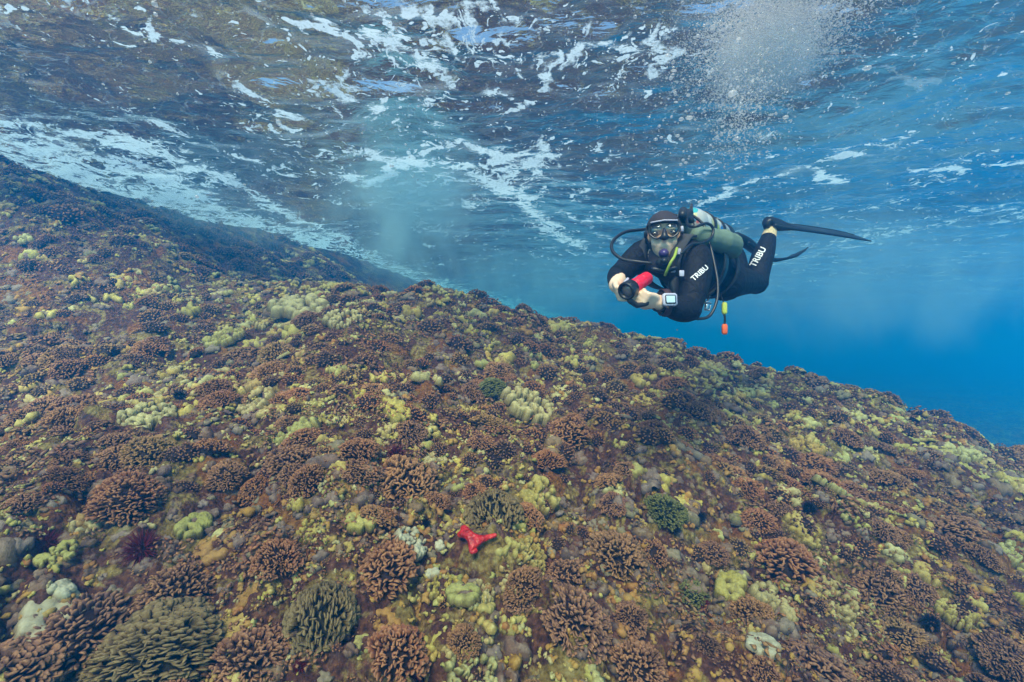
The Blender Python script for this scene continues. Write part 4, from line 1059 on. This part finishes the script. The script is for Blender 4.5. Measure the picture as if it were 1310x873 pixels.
cv = Soup(); cv.tube([rc + hf * .045 - hu * .035, rc + hf * .052 - hu * .035], [.017, .013], 16); child('purge_cover', cv.mesh('purge_cover'), M_RUB, tank)
ex = Soup(); ex.tube([rc - hr * .045 - hu * .065, rc - hu * .075, rc + hr * .045 - hu * .065], [.011, .016, .011], 10); child('exhaust_tee', ex.mesh('exhaust_tee'), M_RUB, tank)
cons = Soup(); cons.box(P(861, 401.5, 2.0), [Vector((.045, 0, .004)), Vector((0, .014, 0)), Vector((0, 0, .011))], .3); child('gauge_console', cons.mesh('gauge_console'), M_WEB, tank)
# --- torch in the hands
tf, tb2 = P(803, 371.5, 1.865), P(829, 355, 1.97)
td = (tb2 - tf).normalized()
torch = empty('dive_torch', tf.lerp(tb2, .5)); ROOTS[torch.name] = torch.location.copy()
tag(torch, 'red underwater torch with black bezel held in both hands of the diver', 'torch')
q = Soup(); L_ = (tb2 - tf).length
q.tube([tf + td * .03, tf + td * .034, tf + td * (L_ * .6), tf + td * (L_ - .010), tf + td * L_], [.020, .0275, .0275, .0275, .022], 24, ends=False); child('barrel', q.mesh('barrel'), M_RED, torch)
for k in range(2):
    q = Soup(); c0 = tf + td * (.060 + .05 * k); q.tube([c0, c0 + td * .005], .0288, 24, ends=False); child('barrel_ridge', q.mesh('barrel_ridge'), M_RED, torch)
u_ = td.cross(Vector((0, 0, 1))).normalized(); v_ = td.cross(u_)
q = Soup(); R_ = []
for f_, r_ in ((.034, .026), (.030, .035), (-.012, .037), (-.018, .034), (-.016, .027), (-.004, .024)):
    R_.append([tf + td * f_ + (u_ * math.cos(a) + v_ * math.sin(a)) * r_ for a in [2 * math.pi * k / 28 for k in range(28)]])
q.rings(R_, cap=False); child('bezel', q.mesh('bezel'), M_RUB, torch)
q = Soup(); q.tube([tf - td * .004, tf - td * .002], .0245, 24, ends=False); child('lens', q.mesh('lens'), simple('torch_lens', (.42, .24, .20), .12, .8), torch)
q = Soup(); g0 = tf + td * .085 - Vector((0, 0, .024)); q.tube([g0, P(825, 374, 1.90), P(827, 388, 1.88)], [.010, .012, .011], 12); q.tube([P(826, 389, 1.88), P(815, 391, 1.88), P(806, 385, 1.87)], [.010, .012, .012], 10); child('handle', q.mesh('handle'), M_RUB, torch)
q = Soup(); q.tube([P(799, 362, 1.9), P(803, 357, 1.92)], .006, 8); child('lever', q.mesh('lever'), M_SILV, torch)
# --- wrist computer
wc = P(857, 383.5, 1.895); wx = Vector((.98, .10, .02)).normalized(); wn = Vector((.0, -1, .12)); wn = (wn - wx * wn.dot(wx)).normalized(); wz = wn.cross(wx)
wz = wz if wz.z > 0 else -wz
comp = empty('wrist_computer', wc); ROOTS[comp.name] = wc.copy(); tag(comp, 'square dive computer with silver frame and pale screen worn on the forearm', 'dive computer')
q = Soup(); q.box(wc - wn * .004, [wx * .030, wz * .026, wn * .010], .25); child('case', q.mesh('case'), M_SILV, comp)
q = Soup(); q.box(wc + wn * .005, [wx * .0225, wz * .0185, wn * .0035], .2); child('dark_border', q.mesh('dark_border'), M_RUB, comp)
q = Soup(); q.box(wc + wn * .0075, [wx * .018, wz * .014, wn * .002], .1); child('screen', q.mesh('screen'), M_SCREEN, comp)
q = Soup(); R_ = []
for a in np.linspace(0, 2 * math.pi, 25)[:-1]:
    d_ = wz * math.cos(a) * 1.0 + wn * math.sin(a); p = wc - wn * .055 + d_ * .052
    R_.append([p + wx * .014, p + wx * .014 + d_ * .004, p - wx * .014 + d_ * .004, p - wx * .014])
R_.append(R_[0]); q.rings(R_, cap=False); child('strap', q.mesh('strap'), simple('maroon_strap', (.05, .02, .022), .6, .4), comp)
# watch at the left wrist
wt = P(843.5, 386.5, 1.925); watch = empty('watch', wt); ROOTS[watch.name] = wt.copy(); tag(watch, 'small silver watch with black band at the wrist beside the dive computer', 'watch')
q = Soup(); R_ = []; fx = (le - lw).normalized(); fy = Vector((0, 0, 1)); fy = (fy - fx * fy.dot(fx)).normalized(); fz = fx.cross(fy)
for a in np.linspace(0, 2 * math.pi, 25)[:-1]:
    d_ = fy * math.cos(a) + fz * math.sin(a); p = lw + fx * .012 + d_ * .037
    R_.append([p + fx * .011, p + fx * .011 + d_ * .004, p - fx * .011 + d_ * .004, p - fx * .011])
R_.append(R_[0]); q.rings(R_, cap=False); child('band', q.mesh('band'), M_RUB, watch)
q = Soup(); fo = -(lw + fx * .012).normalized(); fo = (fo - fx * fo.dot(fx)).normalized(); q.tube([lw + fx * .012 + fo * .038, lw + fx * .012 + fo * .048], .015, 14, ends=False); child('watch_case', q.mesh('watch_case'), M_METAL, watch)
# --- dangling marker with yellow and orange ends
mk0 = P(926.5, 395, 2.42); marker = empty('marker', mk0); ROOTS[marker.name] = mk0.copy(); tag(marker, 'yellow and orange safety markers dangling on a black cord below the hip', 'marker')
q = Soup(); q.box(P(926.7, 394.7, 2.42), [Vector((.0125, 0, 0)), Vector((0, .009, 0)), Vector((0, 0, .031))], .35); child('yellow_float', q.mesh('yellow_float'), M_YEL, marker)
q = Soup(); q.box(P(927, 421.5, 2.42), [Vector((.0135, 0, 0)), Vector((0, .009, 0)), Vector((0, 0, .027))], .35); child('orange_float', q.mesh('orange_float'), M_ORA, marker)
q = Soup(); q.tube(cr([P(922, 376, 2.44), P(924, 383, 2.42), P(926.5, 388, 2.42)], 4), .003, 6); child('cord', q.mesh('cord'), M_RUB, marker); q = Soup(); q.tube(cr([P(926.5, 401, 2.42), P(927.4, 408, 2.42), P(927, 415, 2.42)], 4), .006, 8); child('cord', q.mesh('cord'), M_RUB, marker)
# --- metal clip on the vest
cl0 = P(905, 390, 2.24); clip = empty('bolt_snap', cl0); ROOTS[clip.name] = cl0.copy(); tag(clip, 'silver metal clip hanging from the lower edge of the vest', 'clip')
q = Soup(); q.tube([P(903, 395, 2.24), P(904.5, 388, 2.24), P(906, 384, 2.26)], [.010, .008, .006], 10); child('snap_body', q.mesh('snap_body'), M_METAL, clip)
q = Soup(); q.tube(cr([P(901, 388, 2.24), P(904, 386.5, 2.23), P(909, 387.5, 2.24)], 4), .006, 8); q.tube(cr([P(903, 395, 2.24), P(907, 397, 2.24), P(909, 392, 2.24)], 4), .004, 8); child('snap_hook', q.mesh('snap_hook'), M_METAL, clip)
q = Soup(); q.tube([P(906, 385, 2.26), P(907, 377, 2.30)], .005, 6); child('lanyard', q.mesh('lanyard'), M_RUB, clip)
